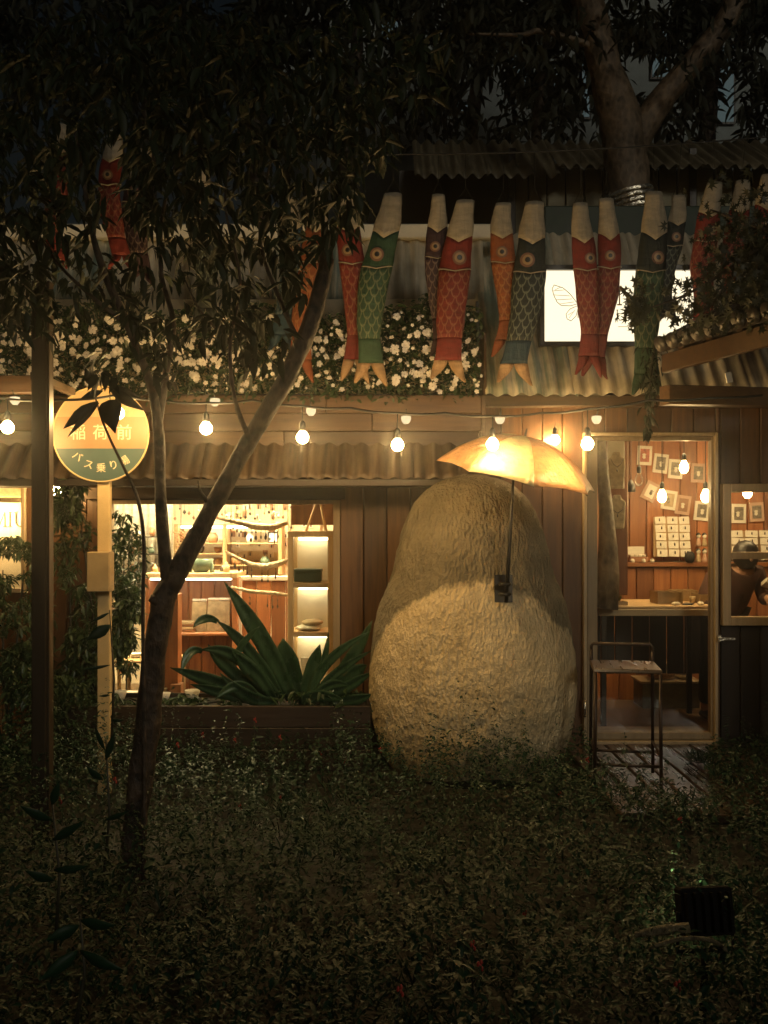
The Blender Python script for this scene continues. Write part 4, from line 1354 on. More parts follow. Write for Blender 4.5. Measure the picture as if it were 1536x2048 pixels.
vm = pt.new('VectorMath', operation='MULTIPLY_ADD')
pt.ln(pt.coords(), vm.inputs[0]); vm.inputs[1].default_value = (55, 55, 20); pt.ln(nz, vm.inputs[2])
pt.ln(vm.outputs[0], vo.inputs['Vector'])
n3 = pt.noise(pt.coords((1, 1, 1)), 70, 3)
hh = pt.math('ADD', pt.math('MULTIPLY', n1, 1.2), pt.math('MULTIPLY', n2, .8))
hh = pt.math('ADD', hh, pt.math('MULTIPLY', vo.outputs['Distance'], .5))
pt.bump(pt.math('ADD', hh, pt.math('MULTIPLY', n3, .4)), 1.0, .028)
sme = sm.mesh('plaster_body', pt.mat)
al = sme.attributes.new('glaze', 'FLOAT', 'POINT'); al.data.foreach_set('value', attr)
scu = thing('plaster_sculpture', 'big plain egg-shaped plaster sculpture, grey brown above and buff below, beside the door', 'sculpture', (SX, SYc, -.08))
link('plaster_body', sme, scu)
MB().lathe([(0, -.08), (.46, -.08), (.44, -.02), (.34, .0), (0, .0)], 40, c=(SX, SYc, 0)).build('plinth', M['soil'], scu)

# parasol clamped to it
pb = P(1012, 1205, 5.44); ptop = P(1030, 905, 5.44)
par = thing('parasol', 'orange and pale yellow parasol tilted over the plaster sculpture', 'parasol', pb)
MB().tube([pb, pb.lerp(ptop, .5), ptop], [.013, .011, .007], 8).build('shaft', M['black'], par)
br = MB()
bc = P(1010, 1168, 5.44)
ring = [bc + Vector((.028 * math.cos(a), .028 * math.sin(a), 0)) for a in [2 * PI * k / 12 for k in range(13)]]
br.tube(ring, .013, 6); br.tube([p - Vector((0, 0, .06)) for p in ring], .013, 6)
br.box((bc.x - .05, bc.y + .10, bc.z - .12), (bc.x + .06, bc.y + .125, bc.z + .05))
for dz in (0, -.05): br.tube([bc + Vector((.0, .022, dz)), bc + Vector((.01, .17, dz - .02))], .011, 6)
br.build('bracket', M['black'], scu)
RC = .50
Mx = Matrix.Translation(P(1034, 944, 5.50)) @ Euler((R(9), R(11.5), 0)).to_matrix().to_4x4()
orange = cloth('parasol_orange', (.66, .38, .18), .36, .35)
yellow = cloth('parasol_yellow', (.82, .72, .42), .42, .35)
NSEG = 8
def canopy_pt(a, t):
    """a: angle, t: 0 apex .. 1 rim; octagon with slightly scooped edges"""
    k = a / (PI / 4)
    fa = (k - math.floor(k)) - .5
    oct_ = math.cos(PI / 8) / math.cos(fa * PI / 4)
    mid = 1 - (1 - 4 * fa * fa)
    r = RC * t * (oct_ * .97 + .03 * mid)
    z = .235 * (1 - t ** 2.3) - .012 + (.012 * mid) * t * (-1)
    return Vector((r * math.cos(a), r * math.sin(a), z))
off = R(-85 + 0)   # a seam direction
for s in range(8):
    m = MB(); nu, nv = 10, 14
    for j in range(nv + 1):
        for i in range(nu + 1):
            a = PI / 4 * (s + i / nu)
            p = canopy_pt(a, max(j / nv, .001)) + Vector((0, 0, .004 * noise.noise(Vector((s * 3 + i * .4, j * .5, 1)))))
            q = Matrix.Rotation(R(5), 4, 'Z') @ p
            m.v.append(tuple(Mx @ q))
    for j in range(nv):
        for i in range(nu):
            q = j * (nu + 1) + i
            m.face((q, q + nu + 1, q + nu + 2, q + 1), 0, True)
    col = yellow if s in (5, 1, 3) else orange
    o = m.build('canopy_panel', col, par)
    so = o.modifiers.new('s', 'SOLIDIFY'); so.thickness = .003; so.offset = -1
for s in range(8):
    a = PI / 4 * s + R(5)
    m = MB()
    m.tube([Mx @ (Matrix.Rotation(R(5), 4, 'Z') @ (canopy_pt(PI / 4 * s, t) - Vector((0, 0, .008)))) for t in (.02, .3, .6, .85, 1.0)], .0035, 5)
    m.build('rib', M['black'], par)
MB().tube([Mx @ Vector((0, 0, .215)), Mx @ Vector((0, 0, .27))], [.01, .005], 8).build('ferrule', M['black'], par)

# ------------------------------------------------------------------ carp streamers
SCOL = {'red': ((.21, .022, .014), (.38, .20, .11)), 'green': ((.030, .080, .042), (.30, .30, .17)), 'purple': ((.05, .022, .030), (.34, .25, .20)),
        'orange': ((.29, .080, .024), (.46, .25, .10)), 'black': ((.018, .026, .024), (.30, .34, .26)), 'blue': ((.02, .055, .085), (.25, .30, .28))}
for k, (c, l) in SCOL.items():
    M['sc_' + k] = scalemat('carp_scales_' + k, c, l)
    M['cl_' + k] = cloth('carp_cloth_' + k, c, .2)
M['mouth'] = cloth('carp_mouth', (.50, .43, .32), .35)
M['eye_o'] = plain('carp_eye_outer', (.16, .075, .045), .6, var=.1)
M['eye_w'] = plain('carp_eye_pale', (.55, .42, .24), .5, var=.05)
M['eye_g'] = plain('carp_eye_ring', (.30, .20, .10), .5, var=.05)
M['fin_cream'] = cloth('carp_fin_cream', (.52, .33, .17), .3)


def streamer(name, top, bot, Y, colr, lab, wmax=54, tailc=None, fin=None, eye_dx=.0, sway=8, turn=0.0, headf=None):
    """cloth tube hanging head up: mouth sleeve, head, body, tail with two lobes"""
    t = thing(name, lab, 'streamer', P(top[0], top[1], Y), 'carp streamers over the roof')
    q = 1800 / Y
    L = bot[1] - top[1]

    def axis(s):
        return P(top[0] * (1 - s) + bot[0] * s + sway * math.sin(s * PI * 1.6 + top[0] * .01) + 4 * math.sin(s * 5 + top[0]), top[1] * (1 - s) + bot[1] * s, Y + .02 * math.sin(s * 4 + top[0]))
    wmax *= .88
    wf = [(0, .58), (.05, .66), (.18, .86), (.3, .95), (.42, 1.0), (.55, 1.0), (.68, .90), (.8, .76), (.88, .80), (1.0, 1.0)]

    def width(s):
        for i in range(len(wf) - 1):
            if s <= wf[i + 1][0]:
                f = (s - wf[i][0]) / (wf[i + 1][0] - wf[i][0]); f = f * f * (3 - 2 * f)
                return (wf[i][1] * (1 - f) + wf[i + 1][1] * f) * wmax / q / 2
        return wmax / q / 2
    NA = 20

    def ringpt(s, k):
        a = 2 * PI * k / NA + turn
        c = axis(s); wd = width(s)
        fl = .55 if s < .3 else (.45 if s < .8 else .45 - .38 * (s - .8) / .2)
        wob = 1 + .13 * noise.noise(Vector((math.cos(a) * 1.8 + top[0], math.sin(a) * 1.8, s * 6))) + .05 * noise.noise(Vector((math.cos(a) * 5 + top[0], math.sin(a) * 5, s * 3)))
        return c + Vector((math.cos(a) * wd * wob, -math.sin(a) * wd * fl * wob, 0))

    def seg(nm, s0, s1, n, mat, slant0=0.0, slant1=0.0, uvs=None, par=t):
        m = MB(); uv = []
        for j in range(n + 1):
            for k in range(NA + 1):
                f = j / n
                a = 2 * PI * k / NA + turn
                e0 = s0 + slant0 * abs(math.cos(a)); e1 = s1 + slant1 * abs(math.cos(a))
                s = e0 * (1 - f) + e1 * f
                m.v.append(tuple(ringpt(s, k))); uv.append((k / NA * 9, s * 12.5))
        for j in range(n):
            for k in range(NA):
                a = j * (NA + 1) + k
                m.face((a, a + 1, a + NA + 2, a + NA + 1), 0, True)
        me = m.mesh(nm, M[mat])
        ul = me.uv_layers.new(name='UVMap')
        vi = np.zeros(len(me.loops), dtype=np.int32); me.loops.foreach_get('vertex_index', vi)
        ul.data.foreach_set('uv', np.array(uv)[vi].reshape(-1))
        o = link(nm, me, par)
        so = o.modifiers.new('s', 'SOLIDIFY'); so.thickness = .002
        return o
    hs, bs_, ts = .255, .42, .80
    seg('mouth_sleeve', 0, hs, 8, 'mouth', 0, -.05)
    seg('head', hs, bs_, 8, 'cl_' + (headf or colr), -.05, -.02)
    bd = seg('body', bs_, ts, 14, 'sc_' + colr, -.02, 0)
    tl = seg('tail', ts, .93, 6, 'cl_' + (tailc or colr))
    # forked tail fin: two pointed lobes that spread below the tail
    for sg in (-1, 1):
        m = MB()
        c0 = axis(.93); wd = width(.93); n = 7
        drop = (c0.z - axis(1.06).z) * (1.0 if sg > 0 else .86)
        for j in range(n + 1):
            f = j / n
            z = c0.z - drop * f
            xa = c0.x + sg * wd * (.98 + .42 * f - .12 * f * f); xb = c0.x + sg * wd * (.0 + 1.12 * f ** 1.5)
            yy = c0.y + .03 * math.sin(f * 4 + top[0]) * f
            for e in (0, .33, .66, 1):
                m.v.append((xa * (1 - e) + xb * e, yy - .012 * math.sin(e * PI) - .004 * math.sin(e * 9 + j), z))
        for j in range(n):
            for k in range(3):
                a = j * 4 + k
                m.face((a, a + 1, a + 5, a + 4), 0, True)
        o = m.build('tail_lobe', M[fin and 'fin_cream' or 'cl_' + (tailc or colr)], t)
        so = o.modifiers.new('s', 'SOLIDIFY'); so.thickness = .002
    # eyes, one on each broad side
    for sg in (-1, 1):
        s = .345
        c = axis(s); wd = width(s)
        ex = c.x + eye_dx / q
        dxn = (ex - c.x) / wd
        yoff = wd * .55 * math.sqrt(max(.1, 1 - dxn * dxn))
        for nm, rr, mt, o_ in (('eye', 12.5, 'eye_o', .002), ('eye_white', 8.8, 'eye_g', .004), ('pupil', 4.6, 'black', .0065)):
            r = rr / q * wmax / 54
            m = MB(); nn = 18
            m.v.append((ex, c.y + sg * (yoff + o_ + .004), c.z))
            for k in range(nn):
                a = 2 * PI * k / nn
                xx = ex + r * math.cos(a)
                yo = wd * .55 * math.sqrt(max(.02, 1 - ((xx - c.x) / wd) ** 2))
                m.v.append((xx, c.y + sg * (yo + o_ + .002), c.z + r * math.sin(a)))
            for k in range(nn): m.face((0, 1 + k, 1 + (k + 1) % nn), 0, True)
            if nm == 'eye': eo = m.build('eye', M[mt], t)
            else: m.build(nm, M[mt], eo)
    # gill line and hanging cord
    gl = MB()
    for sg in (-1, 1):
        pts_ = []
        for k in range(9):
            a = PI * k / 8
            s = bs_ - .02 * abs(math.cos(a))
            c = axis(s); wd = width(s) * 1.03
            pts_.append(c + Vector((math.cos(a) * wd, sg * math.sin(a) * wd * .47, 0)))
        gl.tube(pts_, .004, 5)
    gl.build('gill_band', M['mouth'], t)
    a = axis(0)
    MB().tube([a + Vector((width(0) * .9, 0, 0)), a + Vector((0, 0, .09)), a + Vector((-width(0) * .9, 0, 0))], .0018, 4).build('bridle', M['cable'], t)
    MB().tube([a + Vector((0, 0, .09)), Vector((a.x, 6.0, line_z(a.x)))], .0018, 4).build('cord', M['cable'], t)
    return t


def line_z(x):
    return 4.02 + .018 * x * x


rope = tag(MB().tube([(-3.6 + .3 * i, 6.0, line_z(-3.6 + .3 * i)) for i in range(25)], .005, 6).build('streamer_line', M['cable']), 'thin dark line from which the carp streamers hang', 'line')
FY = 6.0
specs = [((708, 378), (703, 745), FY + .03, 'red', 'dark red carp streamer left of the green one', dict(wmax=60, eye_dx=-6, fin=1, sway=-6)),
         ((775, 388), (738, 752), FY - .03, 'green', 'green carp streamer between a red one and bare roof', dict(wmax=68, eye_dx=-5, fin=1)),
         ((873, 390), (884, 700), FY + .05, 'purple', 'dark purple carp streamer half hidden behind a red one', dict(wmax=52, eye_dx=-4)),
         ((930, 402), (889, 745), FY - .03, 'red', 'red carp streamer in front of the purple one', dict(wmax=72, eye_dx=6, fin=1)),
         ((1016, 407), (1003, 700), FY + .05, 'orange', 'orange carp streamer half behind the black one', dict(wmax=58, eye_dx=-4)),
         ((1075, 405), (1026, 752), FY - .03, 'black', 'black carp streamer with a blue tail', dict(wmax=72, eye_dx=-8, tailc='blue', fin=1)),
         ((1166, 407), (1178, 735), FY + .02, 'red', 'red carp streamer before the butterfly end of the lit sign', dict(wmax=56, eye_dx=8, sway=4)),
         ((1218, 398), (1196, 738), FY + .05, 'red', 'red carp streamer pressed against its red neighbour before the lit sign', dict(wmax=54, eye_dx=-2, sway=6)),
         ((1302, 385), (1298, 775), FY - .02, 'green', 'dark carp streamer with a green tail before the letters of the lit sign', dict(wmax=66, eye_dx=8, headf='black', sway=4)),
         ((1346, 392), (1338, 640), FY + .05, 'black', 'short dark carp streamer beside the green tailed one', dict(wmax=48, eye_dx=2)),
         ((1424, 366), (1402, 655), FY, 'red', 'red carp streamer at the far edge of the lit sign', dict(wmax=56, eye_dx=4)),
         ((1477, 362), (1470, 640), FY + .04, 'red', 'red carp streamer mostly behind dark leaves', dict(wmax=52, eye_dx=2)),
         ((1538, 350), (1530, 640), FY, 'red', 'red carp streamer cut by the picture edge', dict(wmax=52, eye_dx=2)),
         ((630, 375), (606, 745), FY + .02, 'orange', 'orange carp streamer behind the broken tree limb', dict(wmax=58, eye_dx=-4)),
         ((578, 392), (574, 690), FY + .05, 'blue', 'blue carp streamer behind the tree leaves', dict(wmax=56, eye_dx=2)),
         ((222, 262), (238, 530), 5.4, 'red', 'red carp streamer with a white mouth deep in the tree leaves', dict(wmax=52, eye_dx=0)),
         ((285, 300), (272, 560), 5.45, 'purple', 'dark scaled carp streamer beside the red one in the leaves', dict(wmax=56, eye_dx=0)),
         ((402, 300), (410, 640), FY, 'black', 'black carp streamer with a pale eye among the leaves', dict(wmax=58, eye_dx=0)),
         ((118, 250), (112, 520), 5.5, 'red', 'red carp streamer behind the top of the dark post', dict(wmax=50, eye_dx=0))]
for top, bot, Y, colr, lab, kw in specs:
    streamer('carp_streamer', top, bot, Y, colr, lab, **kw)

# ------------------------------------------------------------------ lit sign on the roof
LYs = 6.55
lsg = thing('lit_sign', 'lit white shop sign in a dark frame on the corrugated roof', 'sign', P(1236, 695, LYs))
x0, x1, z0, z1 = X(1088, LYs), X(1392, LYs), Z(684, LYs), Z(541, LYs)
fo = MB(); b = .035
fo.box((x0 - b, LYs - .03, z0 - b), (x0, LYs + .10, z1 + b)); fo.box((x1, LYs - .03, z0 - b), (x1 + b, LYs + .10, z1 + b))
fo.box((x0, LYs - .03, z0 - b), (x1, LYs + .10, z0)); fo.box((x0, LYs - .03, z1), (x1, LYs + .10, z1 + b))
bevel_mod(fo.build('frame', M['black'], lsg), .003)
block('back_panel', (x0 - .03, LYs + .101, z0 - .03), (x1 + .03, LYs + .11, z1 + .03), M['black'], lsg, 0)
MB().box((x0 + .001, LYs, z0 + .001), (x1 - .001, LYs + .02, z1 - .001)).build('lit_face', M['sign_light'], lsg)
for px in (1110, 1370):
    MB().tube([P(px, 695, LYs + .05), P(px, 735, LYs - .03)], .012, 6).build('foot', M['black'], lsg)
# butterfly: wing outlines of thin strokes
bt = MB()
def poly(pts, wd=.004):
    q = [P(a, b_, LYs) for a, b_ in pts]
    for i in range(len(q) - 1):
        stroke(bt, q[i].x, q[i].z, q[i + 1].x, q[i + 1].z, wd, LYs - .0035 - .0002 * (i % 4), LYs - .0005)
poly([(1154, 606), (1140, 588), (1126, 576), (1108, 570), (1104, 578), (1108, 592), (1114, 604), (1122, 611), (1140, 612), (1154, 608)])
poly([(1154, 612), (1140, 618), (1132, 628), (1134, 638), (1142, 642), (1152, 632), (1156, 616)])
for a, b_ in (((1122, 574), (1110, 580)), ((1128, 580), (1106, 582)), ((1140, 592), (1108, 590)), ((1144, 598), (1112, 600)), ((1148, 604), (1120, 608))): poly([a, b_], .003)
for a, b_ in (((1146, 624), (1136, 630)), ((1150, 620), (1138, 636))): poly([a, b_], .003)
poly([(1156, 636), (1156, 600)], .006)
poly([(1158, 606), (1172, 588), (1186, 576), (1204, 570), (1208, 580), (1204, 594), (1196, 606), (1186, 611), (1170, 612), (1158, 608)])
poly([(1158, 612), (1172, 618), (1180, 628), (1178, 638), (1170, 642), (1160, 632), (1156, 616)])
bt.build('butterfly_emblem', M['ink_grey'], lsg)
zl = Z(610, LYs)
letter('N', X(1236, LYs), zl, X(1272, LYs) - X(1236, LYs), Z(573, LYs) - zl, LYs, .024, .009, 'letter', 'ink_gold', lsg)
zl = Z(636, LYs)
letter('H', X(1233, LYs), zl, X(1250, LYs) - X(1233, LYs), Z(620, LYs) - zl, LYs, .006, .004, 'letter', 'ink_gold', lsg)
bevel_mod(MB().box((X(1236, LYs), LYs - .003, Z(654, LYs)), (X(1290, LYs), LYs - .0005, Z(653, LYs))).build('thin_line', M['ink_gold'], lsg), .0002)

# ------------------------------------------------------------------ flowering hedge on the fascia


def leaf_cloud(n, fpos, size, tilt=(0, 60), flatz=True):
    ms = []
    for _ in range(n):
        p = fpos()
        if p is None: continue
        ms.append(trs(p, (R(random.uniform(-40, 40)), R(random.uniform(-30, 60)), random.uniform(0, 2 * PI)), random.uniform(*size)))
    return ms


hx0, hx1 = X(-60, 6.3), X(958, 6.3)


def hpos():
    x = random.uniform(hx0, hx1)
    top = 3.06 + .10 * noise.noise(Vector((x * 1.6, 0, 0))) + .05 * noise.noise(Vector((x * 5, 2, 0)))
    if x < X(85, 6.3): top += .05
    z = 2.40 + (top - 2.40) * random.random() ** .8
    front = 6.18 + .06 * noise.noise(Vector((x * 3, z * 3, 0)))
    return (x, front + .38 * random.random() ** 1.6, z)


hedge = thing('flowering_hedge', 'dense green hedge with white blossoms on top of the brown fascia', 'hedge', (X(500, 6.3), 6.4, 2.46))
tv, tf = leaf_tmpl(1, .55, .1, .2)
hl_ = leaf_cloud(13000, hpos, (.03, .065))
hf = tag(link('foliage', scatter_mesh('foliage', tv, tf, arr(hl_), [M['hedge']]), hedge), kind='stuff')
block('planter_box', (hx0, 6.30, 2.30), (hx1, 6.62, 2.47), M['dark_wood_h'], hedge)
# five petalled blossom
fm = MB()
for k in range(5):
    a = 2 * PI * k / 5
    n = len(fm.v)
    for r, da, z in ((.02, 0, .0), (.62, -.66, .10), (1.0, -.42, .02), (1.04, .0, -.06), (1.0, .42, .06), (.62, .66, .14)):
        fm.v.append((r * math.cos(a + da), r * math.sin(a + da), z))
    fm.face([n, n + 1, n + 2, n + 3, n + 4, n + 5], 0)
n = len(fm.v)
fm.lathe([(.09, -.05), (.08, .08), (0, .1)], 6, 1)
blossom = fm.mesh('blossom', [M['petal'], M['ink_gold']])
fl = []
tries = 0
while len(fl) < 292 and tries < 9000:
    tries += 1
    x = random.uniform(hx0, hx1)
    z = random.uniform(2.50, 2.97)
    d = noise.noise(Vector((x * 2.2, z * 3, 7)))
    if d < -.15 and random.random() < .8: continue
    if z > 2.88 and random.random() < .5: continue
    fl.append((x, z))
for x, z in fl:
    y = 6.13 + .06 * noise.noise(Vector((x * 3, z * 3, 0))) + random.uniform(-.03, .03)
    s = random.choice((random.uniform(.014, .022), random.uniform(.022, .034)))
    link('blossom', blossom, hedge, loc=(x, y, z), rot=(R(90 + random.uniform(-20, 55)), R(random.uniform(-40, 40)), R(random.uniform(-35, 35))), scale=(s, s, s))

small = []
for _ in range(340):
    x = random.uniform(hx0, hx1); z = random.uniform(2.46, 3.0)
    y = 6.14 + .06 * noise.noise(Vector((x * 3, z * 3, 0))) + random.uniform(-.03, .04)
    small.append(trs((x, y, z), (R(90 + random.uniform(-30, 60)), R(random.uniform(-50, 50)), R(random.uniform(-40, 40))), random.uniform(.008, .02)))
tag(link('small_blossoms', scatter_mesh('small_blossoms', [tuple(v.co) for v in blossom.vertices], [tuple(p.vertices) for p in blossom.polygons], arr(small), [M['petal']]), hedge), kind='stuff')

# ------------------------------------------------------------------ bus stop sign
BYs = 5.42
bs = thing('bus_stop_sign', 'round orange and teal bus stop sign on a cream post', 'sign', (X(205, BYs), BYs, -.08))
bc = P(202, 868, BYs); rb = 95 / 1800 * BYs
zc1, zc2 = Z(834, BYs), Z(897, BYs)
def chord(z_lo, z_hi):
    pts = []
    n = 60
    al = math.asin(max(-1, min(1, (z_lo - bc.z) / rb))); ah = math.asin(max(-1, min(1, (z_hi - bc.z) / rb)))
    for k in range(n + 1):
        a = al + (ah - al) * k / n; pts.append((bc.x + rb * math.cos(a), bc.z + rb * math.sin(a)))
    for k in range(n + 1):
        a = ah + (al - ah) * k / n; pts.append((bc.x - rb * math.cos(a), bc.z + rb * math.sin(a)))
    out = []
    for p in pts:
        if not out or (abs(p[0] - out[-1][0]) + abs(p[1] - out[-1][1])) > 1e-5: out.append(p)
    return out


def acrylic(name, c, tr):
    t = NT(name)
    n = t.noise(t.coords(), 14, 4)
    col = t.mix(n, [q * .9 for q in c], [min(1, q * 1.08) for q in c])
    t.base(col); t.set(Roughness=.4)
    b2 = t.new('BsdfTranslucent'); t.ln(col, b2.inputs[0])
    mx = t.new('MixShader'); mx.inputs[0].default_value = tr
    t.ln(t.bsdf.outputs[0], mx.inputs[1]); t.ln(b2.outputs[0], mx.inputs[2]); t.ln(mx.outputs[0], t.out.inputs['Surface'])
    return t.mat


for nm, a, b, c in (('teal_field', bc.z - rb, zc2, (.105, .175, .17)), ('orange_field', zc2, zc1, (.55, .31, .16)), ('yellow_field', zc1, bc.z + rb, (.60, .43, .23))):
    MB().prism(chord(a, b), BYs - .006, BYs).build(nm, acrylic('sign_' + nm, c, .38), bs)
rim = [(bc.x + rb * 1.004 * math.cos(2 * PI * k / 64), BYs - .003, bc.z + rb * 1.004 * math.sin(2 * PI * k / 64)) for k in range(65)]
MB().tube(rim, .006, 6).build('rim', M['pole'], bs)
px0, px1 = X(193, BYs), X(218, BYs)
block('post', (px0, BYs + .012, -.08), (px1, BYs + .06, Z(955, BYs)), M['pole'], bs, .005)
block('bracket', (px0 + .01, BYs + .002, Z(962, BYs)), (px1 - .01, BYs + .0115, Z(940, BYs)), M['pole'], bs, .002)
a, b = X(183, BYs), X(228, BYs)
block('timetable_box', (a, BYs - .09, Z(1182, BYs)), (b, BYs + .009, Z(1103, BYs)), M['box_paint'], bs, .006)


def glyph(ch, x, z, size, rot, mat, parent, y):
    cu = bpy.data.curves.new('glyph', 'FONT')
    cu.body = ch; cu.size = size; cu.align_x = 'CENTER'; cu.align_y = 'CENTER'; cu.extrude = .0012
    tmp = bpy.data.objects.new('tmp_glyph', cu); COL.objects.link(tmp)
    dg = bpy.context.evaluated_depsgraph_get(); dg.update()
    me = bpy.data.meshes.new_from_object(tmp.evaluated_get(dg))
    bpy.data.objects.remove(tmp)
    me.transform(Matrix.Translation((x, y, z)) @ Matrix.Rotation(rot, 4, 'Y') @ Matrix.Rotation(R(90), 4, 'X'))
    me.materials.clear(); me.materials.append(M[mat])
    return link('character', me, parent)


M['ink_cream'] = plain('cream_ink', (.80, .70, .48), .5, var=.04)
for ch, px in (('稲', 157), ('荷', 202), ('前', 249)):
    glyph(ch, X(px, BYs), Z(867, BYs), .098, 0, 'ink_cream', bs, BYs - .0085)
for ch, px, py, ro in (('バ', 155, 914, 33), ('ス', 178, 930, 18), ('乗', 203, 937, 0), ('り', 228, 931, -18), ('場', 250, 923, -33)):
    glyph(ch, X(px, BYs), Z(py, BYs), .060, R(ro), 'ink_cream', bs, BYs - .0085)

# ------------------------------------------------------------------ trees


def smooth(pts, n=6):
    """Catmull-Rom through (px, py, Y, width)"""
    out = []
    for i in range(len(pts) - 1):
        p0 = pts[max(i - 1, 0)]; p1 = pts[i]; p2 = pts[i + 1]; p3 = pts[min(i + 2, len(pts) - 1)]
        for k in range(n):
            t = k / n
            out.append([.5 * ((2 * p1[j]) + (-p0[j] + p2[j]) * t + (2 * p0[j] - 5 * p1[j] + 4 * p2[j] - p3[j]) * t * t + (-p0[j] + 3 * p1[j] - 3 * p2[j] + p3[j]) * t ** 3) for j in range(4)])
    out.append(list(pts[-1]))
    return out


def limb(m, pts, seg=12, rough=.05, n=6, end=True):
    q = smooth(pts, n)
    P_ = [P(a, b, c) for a, b, c, d in q]
    rad = [d / 1800 * c / 2 * (1 + rough * noise.noise(Vector((a * .02, b * .03, 3)))) for a, b, c, d in q]
    i0 = len(m.v)
    m.tube(P_, rad, seg, 0, end)
    for i in range(i0, len(m.v)):
        v = Vector(m.v[i])
        ax = P_[(i - i0) // seg] if (i - i0) // seg < len(P_) else P_[-1]
        d = v - ax
        m.v[i] = tuple(ax + d * (1 + rough * 2.2 * noise.noise(v * 9) + rough * noise.noise(v * 28)))


TY = 4.1
tree = thing('forked_tree', 'dark tree with a forked ringed trunk in front of the shop window', 'tree', P(262, 1790, TY))
m = MB()
limb(m, [(250, 1810, TY, 92), (264, 1740, TY, 56), (276, 1600, TY, 49), (296, 1450, TY, 48), (307, 1330, TY, 47), (326, 1210, TY, 48), (347, 1160, TY, 45), (400, 1060, TY, 37), (440, 985, TY, 36), (500, 880, TY, 35), (570, 760, TY, 36), (620, 650, TY, 36), (650, 540, TY, 32), (653, 515, TY, 30), (660, 490, TY, 12)], 20, .085)
m.build('trunk', M['bark'], tree)
m = MB()
limb(m, [(340, 1200, TY, 30), (334, 1150, TY, 28), (325, 1060, TY - .02, 25), (320, 950, TY - .04, 23), (316, 850, TY - .06, 21), (298, 760, TY - .1, 18), (255, 650, TY - .15, 16), (215, 560, TY - .2, 17), (188, 480, TY - .25, 12), (170, 380, TY - .2, 9), (150, 260, TY - .2, 6)], 10, .06)
m.build('limb', M['bark'], tree)
for pts in ([(316, 850, TY - .06, 18), (336, 720, TY, 14), (346, 640, TY + .05, 12), (322, 540, TY + .1, 9), (330, 400, TY + .1, 7), (380, 250, TY, 4)],
            [(500, 880, TY, 12), (470, 800, TY - .1, 9), (460, 690, TY - .1, 8), (480, 560, TY - .1, 6), (450, 400, TY - .1, 5), (480, 250, TY - .1, 3)],
            [(255, 650, TY - .15, 12), (180, 590, TY - .2, 8), (110, 520, TY - .3, 6), (50, 420, TY - .3, 4)],
            [(600, 690, TY, 12), (560, 600, TY + .1, 9), (520, 480, TY + .1, 7), (540, 330, TY, 5), (600, 200, TY, 3)],
            [(460, 690, TY - .1, 6), (400, 620, TY - .1, 5), (370, 560, TY - .1, 3)]):
    m = MB(); limb(m, pts, 7, .05); m.build('branch', M['bark'], tree)
for pts in ([(420, 1010, TY, 12), (402, 985, TY - .05, 7), (396, 962, TY - .05, 4)], [(466, 945, TY, 9), (478, 930, TY, 5), (484, 915, TY, 3)], [(330, 1220, TY, 22), (308, 1200, TY - .05, 18), (300, 1195, TY - .06, 14)]):
    m = MB(); limb(m, pts, 6, .05, 3); m.build('twig', M['bark'], tree)

# crown: drooping pointed leaves in sprays
LV, LF = leaf_tmpl(1, .34, .12, .25)
leaf_me = []
for wd, cu_ in ((.34, .25), (.42, .35), (.28, .18)):
    v_, f_ = leaf_tmpl(1, wd, .12, cu_)
    me = bpy.data.meshes.new('leaf'); me.from_pydata(v_, [], f_); me.materials.append(M['crown']); leaf_me.append(me)


def crown_density(px, py):
    """how thick the crown is seen from the garden: full in the upper part, ragged below"""
    d = 0.0
    for cx, cy, rx, ry, s in ((120, 380, 190, 260, 1.0), (380, 330, 210, 230, 1.0), (300, 130, 330, 130, .9), (560, 300, 190, 230, .95), (470, 560, 150, 130, .8), (90, 560, 130, 110, .75), (660, 200, 130, 190, .7), (300, 560, 130, 130, .45), (470, 690, 120, 70, .35), (250, 720, 120, 60, .15), (760, 110, 180, 110, .5)):
        q = ((px - cx) / rx) ** 2 + ((py - cy) / ry) ** 2
        if q < 1: d = max(d, s * (1 - q * q * .7))
    return d


ms = []
while len(ms) < 6200:
    px, py = random.uniform(-140, 900), random.uniform(-80, 790)
    nz = noise.noise(Vector((px * .012, py * .012, 1)))
    if random.random() > crown_density(px, py) * (1.0 + 1.1 * nz): continue
    if 195 < px < 265 and 250 < py < 540 and random.random() < .9: continue
    if 430 < py < 620 and 70 < px < 560 and random.random() < .35: continue
    Y = TY + random.uniform(-.75, .85)
    c = P(px, py, Y)
    a0 = random.uniform(0, 2 * PI)
    k = random.randint(3, 6)
    for j in range(k):      # a spray of leaves from one twig end
        az = a0 + (j - k / 2) * random.uniform(.35, .7)
        s = random.uniform(.055, .115)
        ms.append((Y, trs((c.x + random.uniform(-.03, .03), c.y + random.uniform(-.03, .03), c.z + random.uniform(-.03, .03)), (R(random.uniform(-35, 35)), R(random.uniform(5, 70)), az), s)))
ms.sort(key=lambda q: q[0])
front, rest = ms[::16][:280], None
fs = set(id(q) for q in front)
rest = [q for q in ms if id(q) not in fs]
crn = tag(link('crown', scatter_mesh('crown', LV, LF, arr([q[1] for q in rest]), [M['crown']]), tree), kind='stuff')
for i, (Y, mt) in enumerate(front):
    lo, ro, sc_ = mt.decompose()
    link('leaf', leaf_me[i % 3], tree, loc=lo, rot=ro.to_euler(), scale=sc_)

